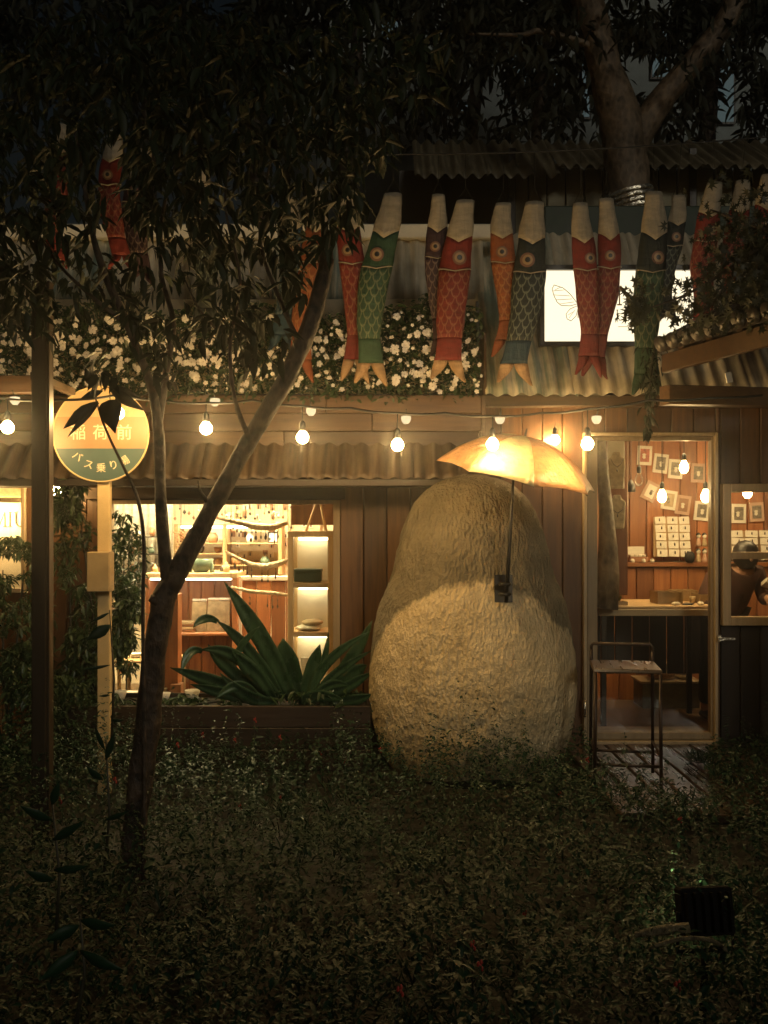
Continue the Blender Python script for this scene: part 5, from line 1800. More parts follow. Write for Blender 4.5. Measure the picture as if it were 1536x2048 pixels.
# thin sapling with large leaves in front of the round sign
sp = thing('sapling', 'thin sapling whose heart-shaped leaf hangs over the bus stop sign', 'sapling', P(282, 1700, 3.9))
m = MB()
limb(m, [(286, 1760, 3.9, 9), (290, 1560, 3.9, 9), (287, 1400, 3.9, 8), (286, 1200, 3.9, 8), (288, 1090, 3.9, 8), (276, 1000, 3.9, 7), (245, 930, 3.9, 6), (212, 860, 3.9, 5), (192, 800, 3.9, 4), (183, 770, 3.9, 3)], 6, .03)
m.build('stem', M['bark'], sp)
m = MB(); limb(m, [(190, 795, 3.9, 3), (205, 778, 3.88, 3), (218, 776, 3.87, 2), (220, 800, 3.86, 2)], 5, .02, 4); m.build('twig', M['bark'], sp)
hv = [(0, 0), (.16, .30), (.36, .42), (.58, .40), (.80, .22), (1.12, 0)]


def blade(base, tip, wd, nm, par, Y, mat='maple', heart=False):
    b0, b1 = P(*base, Y), P(*tip, Y - .03)
    d = b1 - b0; L = d.length; d.normalize()
    s = d.cross(Vector((0, 1, .15))).normalized(); n_ = d.cross(s)
    m = MB()
    prof_ = [(0, .05), (.06, .34), (.2, .5), (.42, .48), (.62, .34), (.8, .16), (1, .0)] if heart else [(0, .06), (.15, .28), (.35, .48), (.55, .46), (.75, .28), (.9, .12), (1, 0)]
    for t_, w_ in prof_:
        c = b0 + d * L * t_ + n_ * .06 * L * math.sin(t_ * 3)
        for q in (-1, 0, 1): m.v.append(tuple(c + s * (q * w_ * wd / 1800 * Y) + n_ * (.12 * abs(q) * w_ * wd / 1800 * Y)))
    for j in range(len(prof_) - 1):
        for k in range(2):
            a = j * 3 + k; m.face((a, a + 1, a + 4, a + 3), 0, True)
    o = m.build(nm, M[mat], par)
    so = o.modifiers.new('s', 'SOLIDIFY'); so.thickness = .0012
    return o


for base, tip, wd, h in (((219, 800), (231, 868), 48, 1), ((196, 803), (126, 858), 26, 0), ((198, 806), (134, 876), 14, 0), ((205, 782), (160, 798), 16, 0), ((220, 778), (290, 822), 24, 0), ((222, 776), (282, 796), 22, 0), ((188, 775), (170, 735), 20, 0)):
    blade(base, tip, wd, 'leaf', sp, 3.87, heart=bool(h))

# ringed big tree behind the roof
BT = 8.7
big = thing('big_tree', 'large pale barked tree forking above the roof with foil round its trunk', 'tree', P(1255, 900, BT))
m = MB()
limb(m, [(1262, 1180, BT, 100), (1258, 700, BT, 96), (1256, 430, BT, 88), (1252, 330, BT, 86), (1240, 240, BT, 84), (1215, 150, BT, 66), (1190, 60, BT, 62), (1165, -40, BT, 60), (1120, -200, BT, 52)], 16, .05)
m.build('trunk', M['bark_big'], big)
m = MB()
limb(m, [(1258, 330, BT, 50), (1280, 265, BT, 56), (1330, 190, BT, 50), (1390, 120, BT, 46), (1440, 60, BT, 44), (1475, -10, BT, 46), (1530, -140, BT, 38)], 12, .05)
m.build('limb', M['bark_big'], big)
m = MB(); limb(m, [(1210, 105, BT, 18), (1150, 80, BT - .1, 13), (1080, 62, BT - .2, 11), (1040, 70, BT - .2, 9), (940, 68, BT - .2, 5)], 7, .05); m.build('branch', M['bark_big'], big)
fo = MB()
for k in range(5):
    c = P(1254 + 3 * k, 384 + 10 * k, BT)
    rr = 47 / 1800 * BT
    ring = [c + Vector((rr * math.cos(2 * PI * q / 24), rr * math.sin(2 * PI * q / 24), .012 * noise.noise(Vector((q * .7, k * 2, 0))) - .06 * math.cos(2 * PI * q / 24 + 2.7) - .02)) for q in range(25)]
    fo.tube(ring, .022, 5, 0, False, False)
fo.build('foil_wrap', M['foil'], big)
ms = []
for _ in range(2600):
    px, py = random.uniform(820, 1750), random.uniform(-260, 150)
    if noise.noise(Vector((px * .01, py * .01, 4))) < -.05: continue
    Y = BT + random.uniform(-1.0, 1.2)
    ms.append(trs(P(px, py, Y), (R(random.uniform(-40, 40)), R(random.uniform(0, 60)), random.uniform(0, 6.3)), random.uniform(.10, .2)))
tag(link('crown', scatter_mesh('crown', LV, LF, arr(ms), [M['far_leaf']]), big), kind='stuff')

# ------------------------------------------------------------------ shed, far house and dark trees behind
HY = 10.4
shd = thing('back_shed', 'dim shed of upright panels under a corrugated roof behind the shop', 'shed', (X(1250, HY), HY + 1, 0))
x = X(1020, HY)
while x < X(1640, HY):
    block('panel', (x + .006, HY, .0), (x + .205, HY + .03, Z(334, HY)), M['panel'], shd, .008)
    x += .215
block('rail', (X(1015, HY), HY - .02, Z(336, HY)), (X(1640, HY), HY - .001, Z(328, HY)), M['panel'], shd, .004)
for px in (1016, 1376):
    block('post', (X(px, HY), HY - .06, 0), (X(px + 14, HY), HY - .021, Z(300, HY)), M['dark_wood'], shd)
block('shed_core', (X(800, HY), HY + .6, 0), (X(1640, HY), HY + .65, Z(300, HY)), M['dark_wood'], shd, 0)
x = X(830, HY - .5)
while x < X(1640, HY):
    corrugated('roof_sheet', (x, HY + .6, Z(284, HY + .6)), (x + .83, HY + .6, Z(284, HY + .6)), (x, HY - .45, Z(333 if x > X(1010, HY) else 352, HY - .45)), .15, .03, 'roof_grey', shd, rows=3)
    x += .80
fh = thing('far_house', 'pale house in the dark beyond the shed', 'house', (1, 17, 0))
block('wall', (-2.0, 17.0, 0), (9.0, 17.2, 11.5), M['far_wall'], fh, 0)
HYf = 16.97
for px, py0, py1, ww in ((1020, 95, 190, 44), (1160, 60, 240, 22), (1090, 130, 230, 30), (1430, 90, 250, 40), (890, 200, 228, 70), (760, 40, 90, 40), (1300, 60, 160, 40)):
    f_ = block('window', (X(px, HYf), HYf - .03, Z(py1, HYf)), (X(px + ww, HYf), HYf, Z(py0, HYf)), M['dark_wood'], fh, .005)
    MB().box((X(px + 4, HYf), HYf - .036, Z(py1 - 5, HYf)), (X(px + ww - 4, HYf), HYf - .0302, Z(py0 + 5, HYf))).build('pane', M['win_dim'], f_)
for cxp, Y, trunk, lab in ((700, 13.5, 60, 'dark leafy tree straight behind the shed roof end'), (950, 14.2, 50, 'dark leafy tree in front of the far house windows'), (1080, 12.5, 40, 'dark tree close beside the big pale trunk'), (1420, 13.2, 60, 'dark tree between the arms of the big tree'), (1620, 12.4, 60, 'dark tree past the right arm of the big tree'), (300, 13.0, 60, 'dark tree behind the crown of the forked tree'), (-60, 12.2, 60, 'dark tree behind the top of the dark post'), (520, 12.3, 50, 'dark tree beyond the broken limb')):
    t = thing('dark_tree', lab, 'tree', P(cxp, 1400, Y), 'dark trees behind the shop')
    m = MB(); limb(m, [(cxp, 1400, Y, trunk), (cxp + 6, 700, Y, trunk * .8), (cxp - 8, 300, Y, trunk * .6), (cxp + 15, 60, Y, trunk * .4), (cxp - 5, -200, Y, trunk * .2)], 8, .08)
    m.build('trunk', M['bark'], t)
    ms = []
    for _ in range(3000):
        a, b_ = random.gauss(0, 1), random.gauss(0, 1)
        px, py = cxp + a * 125, 60 + b_ * 130
        if py > 300 or noise.noise(Vector((px * .012, py * .012, Y))) < -.12: continue
        ms.append(trs(P(px, py, Y + random.uniform(-.9, .9)), (R(random.uniform(-40, 40)), R(random.uniform(0, 70)), random.uniform(0, 6.3)), random.uniform(.16, .32)))
    tag(link('crown', scatter_mesh('crown', LV, LF, arr(ms), [M['far_leaf']]), t), kind='stuff')

# ------------------------------------------------------------------ dark post and beam at the corner
po = thing('corner_post', 'dark square timber post with a short beam by the corner window', 'post', P(78, 1500, 4.55))
block('upright', (X(62, 4.55), 4.55, -.08), (X(92, 4.55), 4.63, Z(560, 4.55)), M['post'], po, .006)
block('beam', (X(-200, 5.2), 5.2, Z(786, 5.2)), (X(84, 5.2), 5.27, Z(750, 5.2)), M['plank_h'], po, .006)
block('edge_strip', (X(92.5, 4.55), 4.56, -.08), (X(97, 4.55), 4.62, Z(560, 4.55)), M['post'], po, .002)
block('strut', (X(70, 4.7), 4.632, Z(775, 4.9)), (X(86, 4.7), 5.199, Z(760, 4.9)), M['post'], po, .004)

# ------------------------------------------------------------------ tiled gate roof at the other side
gt = thing('tiled_gate', 'gate roof of dark tiles on brown timber at the edge of the path', 'gate', (2.3, 4.8, -.08))
E0 = Vector((1.70, 5.6, 2.66)); E1 = Vector((2.24, 4.0, 2.66))
ed = (E1 - E0); EL = ed.length; ed.normalize()
up_ = Vector((-ed.y, ed.x, 0)); up_ = up_ if up_.x > 0 else -up_
sl_ = (up_ * math.cos(R(27)) + Vector((0, 0, 1)) * math.sin(R(27)))
nt = int(EL / .115)
TM = None
for i in range(nt):
    c = E0 + ed * (.115 * (i + .5))
    m = MB(); n = 8
    Xv, Zv = ed, sl_.cross(ed)
    if Zv.z < 0: Zv = -Zv
    for L in (0, 1.5):
        for k in range(n + 1):
            a = PI * k / n
            m.v.append(tuple(c + sl_ * L + Xv * (.045 * math.cos(a)) + Zv * (.045 * math.sin(a))))
    for k in range(n): m.face((k, k + 1, n + 2 + k, n + 1 + k), 0, True)
    m.face(list(range(n + 1)))
    m.build('tile', M['tile'], gt)
    m = MB()
    m.lathe([(0, 0), (.05, 0), (.05, .02), (0, .025)], 12, M=Matrix.Translation(c - sl_ * .002 + Zv * .012) @ (-sl_).to_track_quat('Z', 'Y').to_matrix().to_4x4())
    m.build('tile_cap', M['tile'], gt)
m = MB()
a, b, c, d = E0 - Vector((0, 0, .004)), E1 - Vector((0, 0, .004)), E1 + sl_ * 1.5 - Vector((0, 0, .004)), E0 + sl_ * 1.5 - Vector((0, 0, .004))
q = Vector((0, 0, .04))
m.v += [tuple(p) for p in (a - q, b - q, c - q, d - q, a, b, c, d)]
for f_ in ((0, 3, 2, 1), (4, 5, 6, 7), (0, 1, 5, 4), (1, 2, 6, 5), (2, 3, 7, 6), (3, 0, 4, 7)): m.face(f_)
m.build('roof_deck', M['dark_wood_h'], gt)


def beam(name, p, q_, wd, ht, mat, parent):
    p, q_ = Vector(p), Vector(q_)
    d = (q_ - p); L = d.length; d.normalize()
    s = d.cross(Vector((0, 0, 1))).normalized(); u = s.cross(d)
    mt = Matrix((s, d, u)).transposed().to_4x4(); mt.translation = p
    m = MB(); m.box((-wd / 2, 0, -ht / 2), (wd / 2, L, ht / 2), 0, mt)
    return bevel_mod(m.build(name, M[mat], parent), .005)


beam('fascia_board', E0 + up_ * .05 - Vector((0, 0, .105)), E1 + up_ * .05 - Vector((0, 0, .105)), .04, .115, 'plank_h', gt)
beam('purlin', E0 + up_ * .28 - Vector((0, 0, .02)) + ed * -.05, E1 + up_ * .28 - Vector((0, 0, .02)), .10, .12, 'dark_wood_h', gt)
for k in range(7):
    p = E0 + ed * (.12 + k * .26) - Vector((0, 0, .05))
    beam('rafter', p + up_ * .09 + Vector((0, 0, .01)), p + sl_ * 1.3, .05, .055, 'plank_h', gt)
beam('tie_beam', E0 + up_ * .05 - Vector((0, 0, .30)), E0 + up_ * 1.5 - Vector((0, 0, .26)), .10, .12, 'plank_h', gt)
block('gate_post', (3.0, 5.5, -.08), (3.14, 5.64, 2.9), M['post'], gt, .008)
block('gate_post', (3.3, 4.3, -.08), (3.44, 4.44, 3.0), M['post'], gt, .008)
tag(block('wooden_tag', (X(1452, 5.0), 5.0, Z(765, 5.0)), (X(1465, 5.0), 5.008, Z(744, 5.0)), M['paper'], None, .002, rot=(0, R(-12), 0)), 'small pale wooden tag hanging below the tiled gate roof', 'tag')

# dark maple branch in front of the sign, and a vine hanging by the eave
mp = thing('maple_branch', 'dark branch of lobed leaves hanging over the end of the lit sign', 'branch', P(1500, 560, 4.9))
for pts in ([(1640, 420, 4.9, 14), (1540, 480, 4.9, 10), (1440, 550, 4.9, 7), (1370, 590, 4.9, 5), (1290, 620, 4.9, 3), (1262, 640, 4.9, 2)], [(1560, 470, 4.9, 9), (1480, 440, 4.9, 6), (1420, 420, 4.85, 4)], [(1500, 510, 4.9, 7), (1430, 600, 4.85, 5), (1390, 640, 4.85, 3)]):
    m = MB(); limb(m, pts, 6, .05); m.build('branch', M['bark'], mp)
ol = []
for k, (a, l) in enumerate(((-130, .55), (-75, .8), (-38, .95), (0, 1.1), (38, .95), (75, .8), (130, .55))):
    aa = R(a)
    ol.append((l * math.cos(aa), l * math.sin(aa)))
    if k < 6:
        nb = R((a + (-75, -38, 0, 38, 75, 130)[k]) / 2)
        ol.append((.38 * math.cos(nb), .38 * math.sin(nb)))
mm = bpy.data.meshes.new('maple_leaf')
vs = [(0, 0, .04)] + [(x, y, -.12 * (x * x + y * y)) for x, y in ol]
mm.from_pydata(vs, [], [(0, i, i + 1) for i in range(1, len(ol))])
mm.materials.append(M['maple'])
mlv = [tuple(v.co) for v in mm.vertices]; mlf = [tuple(p.vertices) for p in mm.polygons]
pos = []
for _ in range(1500):
    r = random.random()
    if r < .72: px, py = random.gauss(1510, 55), random.gauss(530, 75)
    elif r < .9: px, py = random.gauss(1372, 28), random.gauss(605, 38)
    else: px, py = random.gauss(1275, 12), random.gauss(615, 18)
    if px > 1640 or py > 668 + max(0, (1400 - px) * .3): continue
    if 1300 < px < 1395 and random.random() < .62: continue
    pos.append(trs(P(px, py, 4.9 + random.uniform(-.25, .3)), (R(random.uniform(40, 120)), R(random.uniform(-35, 35)), random.uniform(0, 6.3)), random.uniform(.028, .05)))
for mt in pos[:260]:
    lo, ro, sc_ = mt.decompose(); link('leaf', mm, mp, loc=lo, rot=ro.to_euler(), scale=sc_)
if pos[260:]: tag(link('foliage', scatter_mesh('foliage', mlv, mlf, arr(pos[260:]), [M['maple']]), mp), kind='stuff')
vn = thing('hanging_vine', 'green vine trailing down from the roof edge over the door', 'vine', P(1300, 740, 5.8))
m = MB(); limb(m, [(1310, 690, 5.85, 6), (1300, 760, 5.8, 6), (1296, 820, 5.8, 5), (1298, 868, 5.8, 3)], 6, .05); m.build('stem', M['stem'], vn)
ms = []
for _ in range(150):
    f_ = random.random()
    ms.append(trs(P(1306 - 10 * f_ + random.gauss(0, 13 * (1.1 - f_)), 690 + 180 * f_, 5.8 + random.uniform(-.06, .06)), (R(random.uniform(-30, 30)), R(random.uniform(20, 80)), random.uniform(0, 6.3)), random.uniform(.04, .08)))
for mt in ms[:150]:
    lo, ro, sc_ = mt.decompose(); link('leaf', leaf_me[1], vn, loc=lo, rot=ro.to_euler(), scale=sc_)

# ------------------------------------------------------------------ planter with strap leaved plants
pl = thing('planter_trough', 'long dark wooden planter trough under the shop window', 'planter', (X(425, 6), 6.1, -.08))
ptop_z = Z(1412, 5.95)
a, b = X(112, 5.95), X(742, 5.95)
x = a; 
for k in range(3):
    z0_ = -.08 + (ptop_z + .08) * k / 3
    block('board', (a, 5.95, z0_ + .002), (b, 5.985, -.08 + (ptop_z + .08) * (k + 1) / 3 - .002), M['dark_wood_h'], pl, .004)
block('end_board', (a, 5.986, -.08), (a + .03, 6.4, ptop_z), M['dark_wood'], pl)
block('end_board', (b - .03, 5.986, -.08), (b, 6.4, ptop_z), M['dark_wood'], pl)
block('back_board', (a, 6.401, -.08), (b, 6.43, ptop_z), M['dark_wood_h'], pl)
block('soil', (a + .031, 5.987, -.08), (b - .031, 6.4, ptop_z - .03), M['soil'], pl, 0)
agave = thing('strap_leaf_plant', 'big plant with long broad dark green strap leaves in the trough', 'plant', P(575, 1412, 6.15))
LS = [((585, 1398), (528, 1280), (448, 1163), 40, 6.12), ((598, 1398), (578, 1330), (566, 1276), 50, 6.18), ((565, 1398), (500, 1300), (432, 1240), 26, 6.05), ((436, 1243), (410, 1236), (386, 1256), 18, 6.045),
      ((548, 1398), (480, 1315), (400, 1300), 30, 6.0), ((405, 1302), (380, 1305), (362, 1348), 18, 6.0), ((530, 1400), (440, 1365), (340, 1335), 34, 6.0), ((535, 1398), (460, 1335), (416, 1288), 30, 6.08),
      ((560, 1400), (510, 1345), (464, 1302), 34, 6.02), ((515, 1402), (450, 1385), (380, 1368), 26, 6.0), ((560, 1400), (540, 1360), (520, 1310), 30, 6.1), ((550, 1402), (495, 1390), (440, 1345), 30, 5.98), ((520, 1404), (480, 1370), (430, 1400), 24, 5.97), ((470, 1330), (484, 1290), (520, 1252), 14, 6.03)]
AG2 = [((612, 1400), (645, 1330), (657, 1262), 13, 6.1), ((622, 1400), (655, 1325), (742, 1262), 20, 6.08), ((630, 1402), (668, 1350), (745, 1300), 20, 6.05), ((640, 1404), (690, 1375), (748, 1342), 24, 6.02), ((606, 1400), (625, 1340), (640, 1288), 30, 6.15), ((636, 1400), (700, 1320), (745, 1240), 26, 6.18), ((645, 1402), (700, 1350), (735, 1330), 30, 6.12), ((650, 1404), (700, 1400), (745, 1388), 26, 6.0), ((600, 1404), (640, 1390), (690, 1402), 26, 5.98), ((625, 1402), (660, 1370), (700, 1372), 22, 6.0)]


def strap(p0, p1, p2, wd, Y, par):
    m = MB(); n = 10
    a, b, c = P(*p0, Y + .04), P(*p1, Y), P(*p2, Y - .05)
    cv = [a * (1 - t) ** 2 + (b * 2 - (a + c) * .5) * 2 * t * (1 - t) + c * t * t for t in [k / n for k in range(n + 1)]]
    for k in range(n + 1):
        t = k / n
        d = (cv[min(k + 1, n)] - cv[max(k - 1, 0)]).normalized()
        s = d.cross(Vector((.15, 1, .3))).normalized(); nn = d.cross(s)
        w_ = wd / 1800 * Y / 2 * (min(1, .62 + t * 1.2)) * (1 if t < .6 else max(.02, 1 - ((t - .6) / .4) ** 1.6))
        for q in (-1, -.4, 0, .4, 1):
            m.v.append(tuple(cv[k] + s * q * w_ + nn * (abs(q) * w_ * .35)))
    for k in range(n):
        for j in range(4):
            q = k * 5 + j; m.face((q, q + 1, q + 6, q + 5), 0, True)
    o = m.build('leaf', M['strap'], par)
    so = o.modifiers.new('s', 'SOLIDIFY'); so.thickness = .002
for L in LS: strap(*L, agave)
ag2 = thing('strap_leaf_plant', 'plant of narrower arching strap leaves between the trough end and the sculpture', 'plant', P(640, 1412, 6.1))
for L in AG2: strap(*L, ag2)


def shrub(name, lab, cat, pts, n, size, mat, Y, dY, base, group=None, stems=4):
    t = thing(name, lab, cat, base, group)
    ms = []
    while len(ms) < n:
        cx, cy, rx, ry = random.choice(pts)
        a, b_ = random.uniform(-1, 1), random.uniform(-1, 1)
        if a * a + b_ * b_ > 1: continue
        px, py = cx + a * rx, cy + b_ * ry
        if noise.noise(Vector((px * .02, py * .02, Y))) < -.22: continue
        ms.append((Y, trs(P(px, py, Y + random.uniform(-dY, dY)), (R(random.uniform(-40, 40)), R(random.uniform(-10, 70)), random.uniform(0, 6.3)), random.uniform(*size))))
    m = MB()
    for k in range(stems):
        cx, cy, rx, ry = pts[k % len(pts)]
        b0 = Vector(base) + Vector((random.uniform(-.05, .05), random.uniform(-.05, .05), 0)); e = P(cx + random.uniform(-rx, rx) * .5, cy, Y)
        m.tube([b0, b0.lerp(e, .5) + Vector((random.uniform(-.05, .05), 0, 0)), e], [.014, .01, .004], 6)
    m.build('stem', M['stem'], t)
    for i, (q, mt) in enumerate(ms[:200] if n > 700 else ms[:120]):
        lo, ro, sc_ = mt.decompose(); link('leaf', LEAFB[i % 3], t, loc=lo, rot=ro.to_euler(), scale=sc_)
    tag(link('foliage', scatter_mesh('foliage', LV, LF, arr([q[1] for q in ms[120:]]), [M[mat]]), t), kind='stuff')
    return t


LEAFB = []
for wd, cu_ in ((.44, .25), (.52, .3), (.36, .2)):
    v_, f_ = leaf_tmpl(1, wd, .12, cu_)
    me = bpy.data.meshes.new('leaf'); me.from_pydata(v_, [], f_); me.materials.append(M['bush']); LEAFB.append(me)
shrub('tall_shrub', 'tall green shrub between the dark post and the lit shop window', 'shrub', [(150, 1080, 55, 110), (240, 1130, 50, 110), (190, 1220, 90, 90), (150, 1320, 60, 70), (255, 1260, 30, 90), (140, 1000, 40, 40)], 4600, (.04, .085), 'bush', 6.2, .2, (X(180, 6.2), 6.2, .2), stems=6)
shrub('low_shrub', 'leafy shrub in front of the corner window', 'shrub', [(25, 1140, 50, 70), (10, 1240, 70, 90), (40, 1340, 40, 70), (120, 1400, 60, 50)], 3000, (.04, .08), 'bush', 5.9, .25, (X(20, 5.9), 5.9, -.08), stems=5)
shrub('trough_plant', 'low broad leaved plant at the bush end of the trough', 'plant', [(250, 1395, 60, 18), (340, 1398, 60, 14), (430, 1402, 50, 10)], 260, (.05, .09), 'hedge', 6.1, .12, (X(330, 6.1), 6.1, ptop_z - .03), stems=3)
shrub('trough_plant', 'dark low plant at the foot of the strap leaves', 'plant', [(600, 1398, 70, 18), (680, 1392, 50, 22)], 260, (.05, .09), 'hedge', 6.05, .08, (X(620, 6.05), 6.05, ptop_z - .03), stems=3)
for k, (px, s_, lab) in enumerate(((240, .05, 'pale round leaf-like cup nearest the bush in the trough'), (385, .055, 'pale yellow cup beside the tree trunk in the trough'), (330, .04, 'small pale cup hidden behind the tree trunk'))):
    m = MB().lathe([(0, 0), (s_ * .6, 0), (s_, s_ * 1.3), (s_ * .94, s_ * 1.3), (s_ * .5, .01), (0, .01)], 14, c=(X(px, 6.3), 6.3, ptop_z - .03))
    tag(m.build('plant_pot', M['paper']), lab, 'pot', 'pale pots standing in the trough')

# ------------------------------------------------------------------ bar stool on the boardwalk
st = thing('bar_stool', 'brown iron bar stool with a low back rail on the boardwalk', 'stool', (0, 0, 0))
hw, hd, sz_ = .187, .17, .66
bevel_mod(MB().box((-hw - .012, -hd - .012, sz_ - .012), (hw + .012, hd + .012, sz_ + .012)).build('seat', M['deck'], st), .006)
for sx in (-1, 1):
    MB().tube([(sx * hw, -hd, sz_ - .013), (sx * (hw + .004), -hd - .01, -.055)], .0105, 8).build('leg', M['iron'], st)
    MB().tube([(sx * hw, hd, sz_ + .085), (sx * hw, hd, sz_), (sx * (hw + .004), hd + .01, -.03)], .0105, 8).build('leg', M['iron'], st)
MB().tube([(-hw, hd, sz_ + .07), (-hw, hd, sz_ + .10), (-hw + .012, hd, sz_ + .115), (hw - .012, hd, sz_ + .115), (hw, hd, sz_ + .10), (hw, hd, sz_ + .07)], .0105, 8).build('back_rail', M['iron'], st)
for z_, a, b in ((.10, (-hw, -hd), (hw, -hd)), (.17, (-hw, -hd), (-hw, hd)), (.17, (hw, -hd), (hw, hd)), (.10, (-hw, hd), (hw, hd))):
    MB().tube([(a[0], a[1], z_), (b[0], b[1], z_)], .009, 6).build('stretcher', M['iron'], st)
st.location = (1.47, 5.50, .025); st.rotation_euler = (0, 0, R(-9))
st.location.z = .025

# ------------------------------------------------------------------ ground cover and weeds
def cover_h(x, y):
    h = .23 + .20 * noise.noise(Vector((x * 1.0, y * 1.0, 0))) + .13 * noise.noise(Vector((x * 2.6, y * 2.6, 5)))
    if x < -1.2: h += min(.24, (-1.2 - x) * .24)
    if y > 4.2 and x < 1.3: h += .05
    if y > 5.2: h *= .85
    return max(.05, h)


cv = []; kinds = {0: [], 1: [], 2: []}
np_ = 0
while np_ < 13000:
    y = 1.45 + 4.6 * random.random()
    x = random.uniform(-1, 1) * (.46 * y + .35)
    if 1.30 < x < 2.0 - .35 * max(0, 5.5 - y) and y > 5.0: continue
    if (x - SX) ** 2 + ((y - SYc) / .9) ** 2 < .45: continue
    if y > 5.90 and -2.2 < x < .0: continue
    np_ += 1
    kn = noise.noise(Vector((x * 1.3, y * 1.3, 21))) + random.uniform(-.25, .25)
    kind = 0 if kn < .12 else (1 if kn < .3 else 2)
    h = cover_h(x, y) * random.uniform(.5, 1.2)
    tall = random.random() < .13
    if tall: h *= 1.55
    yaw = random.uniform(0, 6.3)
    sc0 = random.uniform(.016, .036) * (1.0, .75, 1.5)[kind]
    lean = (random.uniform(-.2, .2), random.uniform(-.2, .2))
    nl = (random.randint(5, 8), random.randint(8, 12), random.randint(4, 6))[kind]
    if tall: nl = 16; sc0 *= .75; kind = 0
    for j in range(nl):
        zz_ = h * (1 - (.055 if tall else .12) * (j // 2)) if j < nl - 1 else h + .01
        if zz_ < .0: continue
        az = yaw + (j % 2) * PI + (j // 2) * 1.5
        pt_ = ((R(random.uniform(-25, 25)), R(random.uniform(-30, 40)), az), (R(random.uniform(-30, 30)), R(random.uniform(-50, 20)), az), (R(random.uniform(-20, 20)), R(random.uniform(-75, -10)), az))[kind]
        kinds[kind].append(trs((x + lean[0] * zz_, y + lean[1] * zz_, -.07 + zz_ * (.6 if kind == 2 else 1)), pt_, sc0 * random.uniform(.7, 1.35)))
covers = []
for k_, (ln_, wd_, cu_) in enumerate(((1, .5, .25), (1, .8, .15), (1.6, .2, .35))):
    v_, f_ = leaf_tmpl(ln_, wd_, .1, cu_)
    lab = ['dense low green ground cover filling the dark front garden', 'small round-leaved ground cover growing in clumps in the garden', 'narrow-leaved tufts standing among the ground cover'][k_]
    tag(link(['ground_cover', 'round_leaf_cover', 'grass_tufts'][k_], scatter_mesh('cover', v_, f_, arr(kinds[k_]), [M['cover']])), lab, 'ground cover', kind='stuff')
tv, tf = leaf_tmpl(1, .5, .1, .25)
# salvia spikes with red blossoms
spk = MB()
sp_i = 0
rp_ = MB()
for k in range(5): rp_.lathe([(0, -.3), (.35, 0), (.2, .5), (0, .7)], 5, c=(math.cos(k * 1.3) * .5, math.sin(k * 1.3) * .5, k * .35))
red_me = rp_.mesh('red_blossom', M['petal_red'])
spots = [(355, 1490, 5.5), (405, 1470, 5.6), (470, 1480, 5.6), (510, 1440, 5.7), (560, 1475, 5.6), (640, 1505, 5.6), (690, 1525, 5.5), (760, 1500, 5.4), (480, 1615, 4.6), (560, 1598, 4.7), (1050, 1830, 3.4), (1120, 1590, 5.0), (1175, 1520, 5.2), (1360, 1640, 4.4), (945, 1890, 2.9), (960, 1930, 2.7), (1355, 1970, 2.6), (800, 1980, 2.5), (230, 1560, 4.6), (120, 1600, 4.3)]
ORD = ['first', 'second', 'third', 'fourth', 'fifth', 'sixth', 'seventh', 'last']
SAL = {(1175, 1520): 'thin red-flowered stem between the sculpture foot and the stool', (480, 1615): 'thin red-flowered stem a little in front of the trough, shorter of two', (560, 1598): 'thin red-flowered stem a little in front of the trough, further from the tree',
       (1120, 1590): 'thin red-flowered stem in front of the stool side of the sculpture', (1360, 1640): 'thin red-flowered stem in front of the boardwalk planks', (230, 1560): 'thin red-flowered stem between the sign post and the tree trunk',
       (120, 1600): 'thin red-flowered stem at the foot of the dark corner post', (1050, 1830): 'low red blossom in the open cover between sculpture and floodlight', (945, 1890): 'low red blossom in the near cover, upper one of a close pair',
       (960, 1930): 'low red blossom in the near cover, lower one of a close pair', (1355, 1970): 'low red blossom in the cover just below the floodlight', (800, 1980): 'lowest red blossom of the near cover, below the close pair'}


def lab_s(px, py):
    if (px, py) in SAL: return SAL[(px, py)]
    return 'thin red-flowered stem against the dark trough, %s from the tree trunk' % ORD[sorted(q[0] for q in spots if 1430 < q[1] < 1530 and q[0] < 800).index(px)]


for px, py, Y in spots:
    t = thing('salvia', lab_s(px, py), 'flower', P(px, py, Y), 'red flowered stems in the garden')
    c = P(px, py, Y)
    base = Vector((c.x + random.uniform(-.05, .05), c.y, -.08))
    MB().tube([base, base.lerp(c, .6) + Vector((random.uniform(-.02, .02), 0, 0)), c], [.003, .0025, .0015], 4).build('stem', M['stem'], t)
    link('blossom', red_me, t, loc=c - Vector((0, 0, .015)), scale=(.014, .014, .017))
    mm_ = [trs(base.lerp(c, f_), (0, R(random.uniform(0, 40)), random.uniform(0, 6.3)), random.uniform(.02, .04)) for f_ in [.5, .55, .65, .72, .8, .86, .9] for _ in range(2)]
    tag(link('foliage', scatter_mesh('foliage', tv, tf, arr(mm_), [M['cover']]), t), kind='stuff')
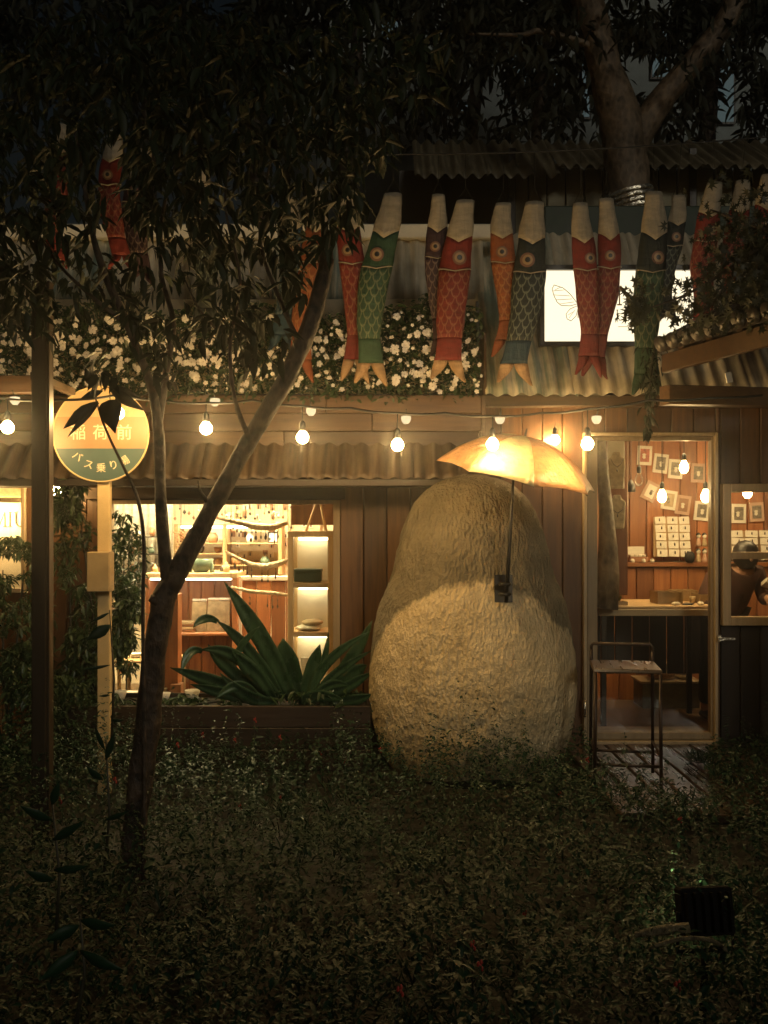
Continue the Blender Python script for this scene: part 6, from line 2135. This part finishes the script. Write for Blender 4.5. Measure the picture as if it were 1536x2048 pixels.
# tall weeds in the near left
weeds = [((205, 1780, 3.3), (212, 1480, 3.3), 'tall weed whose leaves cross the sign post', [((212, 1520), (232, 1460), 20), ((206, 1560), (172, 1530), 22), ((210, 1640), (260, 1620), 16), ((210, 1500), (190, 1450), 14)]),
         ((110, 1900, 2.9), (104, 1600, 2.9), 'tall weed in the darkest corner of the garden', [((104, 1640), (40, 1610), 30), ((106, 1680), (170, 1640), 28), ((104, 1610), (120, 1560), 24), ((108, 1760), (50, 1740), 30), ((108, 1740), (180, 1730), 26)]),
         ((222, 1500, 4.5), (219, 1220, 4.5), 'thin climbing stem with one broad leaf on the sign post', [((222, 1250), (172, 1280), 34), ((219, 1225), (180, 1245), 10), ((220, 1330), (160, 1340), 10), ((222, 1440), (250, 1440), 12), ((220, 1390), (196, 1392), 8)]),
         ((150, 2060, 2.4), (160, 1830, 2.4), 'low broad weed nearest the garden corner', [((158, 1850), (90, 1880), 40), ((160, 1840), (235, 1850), 36), ((156, 1900), (80, 1960), 40), ((160, 1900), (250, 1940), 38)])]
for b_, tp, lab, lv in weeds:
    t = thing('weed', lab, 'plant', P(*b_), 'tall weeds in the garden')
    m = MB(); m.tube([P(*b_), (P(*b_) + P(*tp)) / 2 + Vector((.02, 0, 0)), P(*tp)], [.006, .005, .003], 6); m.build('stem', M['stem'], t)
    for s0, s1, wd in lv: blade(s0, s1, wd * .72, 'leaf', t, b_[2], 'cover')

# garden floodlight seen from behind, aimed at the sculpture
fl_ = thing('garden_floodlight', 'black garden floodlight seen from behind, standing in the ground cover', 'floodlight', P(1410, 1900, 2.9))
fc_ = P(1411, 1822, 2.9)
Mf = Matrix.Translation(fc_) @ Euler((R(-14), R(3), R(12))).to_matrix().to_4x4()
bevel_mod(MB().box((-.092, -.02, -.072), (.092, .03, .072), 0, Mf).build('housing', M['matte_black'], fl_), .006)
for k in range(6): MB().box((-.085 + k * .03, -.04, -.06), (-.079 + k * .03, -.021, .06), 0, Mf).build('fin', M['matte_black'], fl_)
MB().box((-.08, .0305, -.06), (.08, .033, .06), 0, Mf).build('lens', emit('floodlight_lens', (1.0, .72, .38), 4.0), fl_)
MB().tube([Mf @ Vector((-.098, 0, 0)), Mf @ Vector((-.098, .02, -.12)), Mf @ Vector((.098, .02, -.12)), Mf @ Vector((.098, 0, 0))], .007, 6).build('yoke', M['matte_black'], fl_)
MB().tube([Mf @ Vector((0, .02, -.12)), (fc_.x, fc_.y + .03, -.1)], .012, 6).build('stake', M['matte_black'], fl_)
m = MB(); limb(m, [(1270, 1870, 2.75, 12), (1310, 1862, 2.75, 18), (1350, 1858, 2.75, 22), (1378, 1855, 2.75, 20)], 8, .05, 4)
tag(m.build('dead_branch', M['dead_wood']), 'short dull dead branch lying beside the floodlight', 'branch')
m = MB(); limb(m, [(1300, 1895, 2.7, 8), (1360, 1878, 2.7, 9), (1420, 1880, 2.7, 8), (1460, 1905, 2.7, 7)], 7, .05, 4)
tag(m.build('garden_hose', M['dead_wood']), 'thin hose curving under the floodlight', 'hose')

sd = bpy.data.lights.new('floodlight_lamp', 'SPOT')
sd.energy = 16; sd.spot_size = R(84); sd.spot_blend = .9; sd.color = (1.0, .76, .44); sd.shadow_soft_size = .06
so = bpy.data.objects.new('floodlight_lamp', sd); COL.objects.link(so)
so.location = Mf @ Vector((0, .06, 0)); so.parent = None
so.rotation_euler = (P(1010, 640, 6.0) - so.location).to_track_quat('-Z', 'Y').to_euler()

# ------------------------------------------------------------------ fine mist added to the air for the glow around the bulbs
hz = NT('added_mist'); hz.n.remove(hz.bsdf)
pv = hz.new('VolumePrincipled')
pv.inputs['Density'].default_value = .0080
pv.inputs['Color'].default_value = (.95, .95, .95, 1)
pv.inputs['Anisotropy'].default_value = .93
hz.ln(pv.outputs[0], hz.out.inputs['Volume'])
tag(MB().box((-45, -8, -1.2), (45, 62, 16)).build('added_haze', hz.mat), kind='stuff')
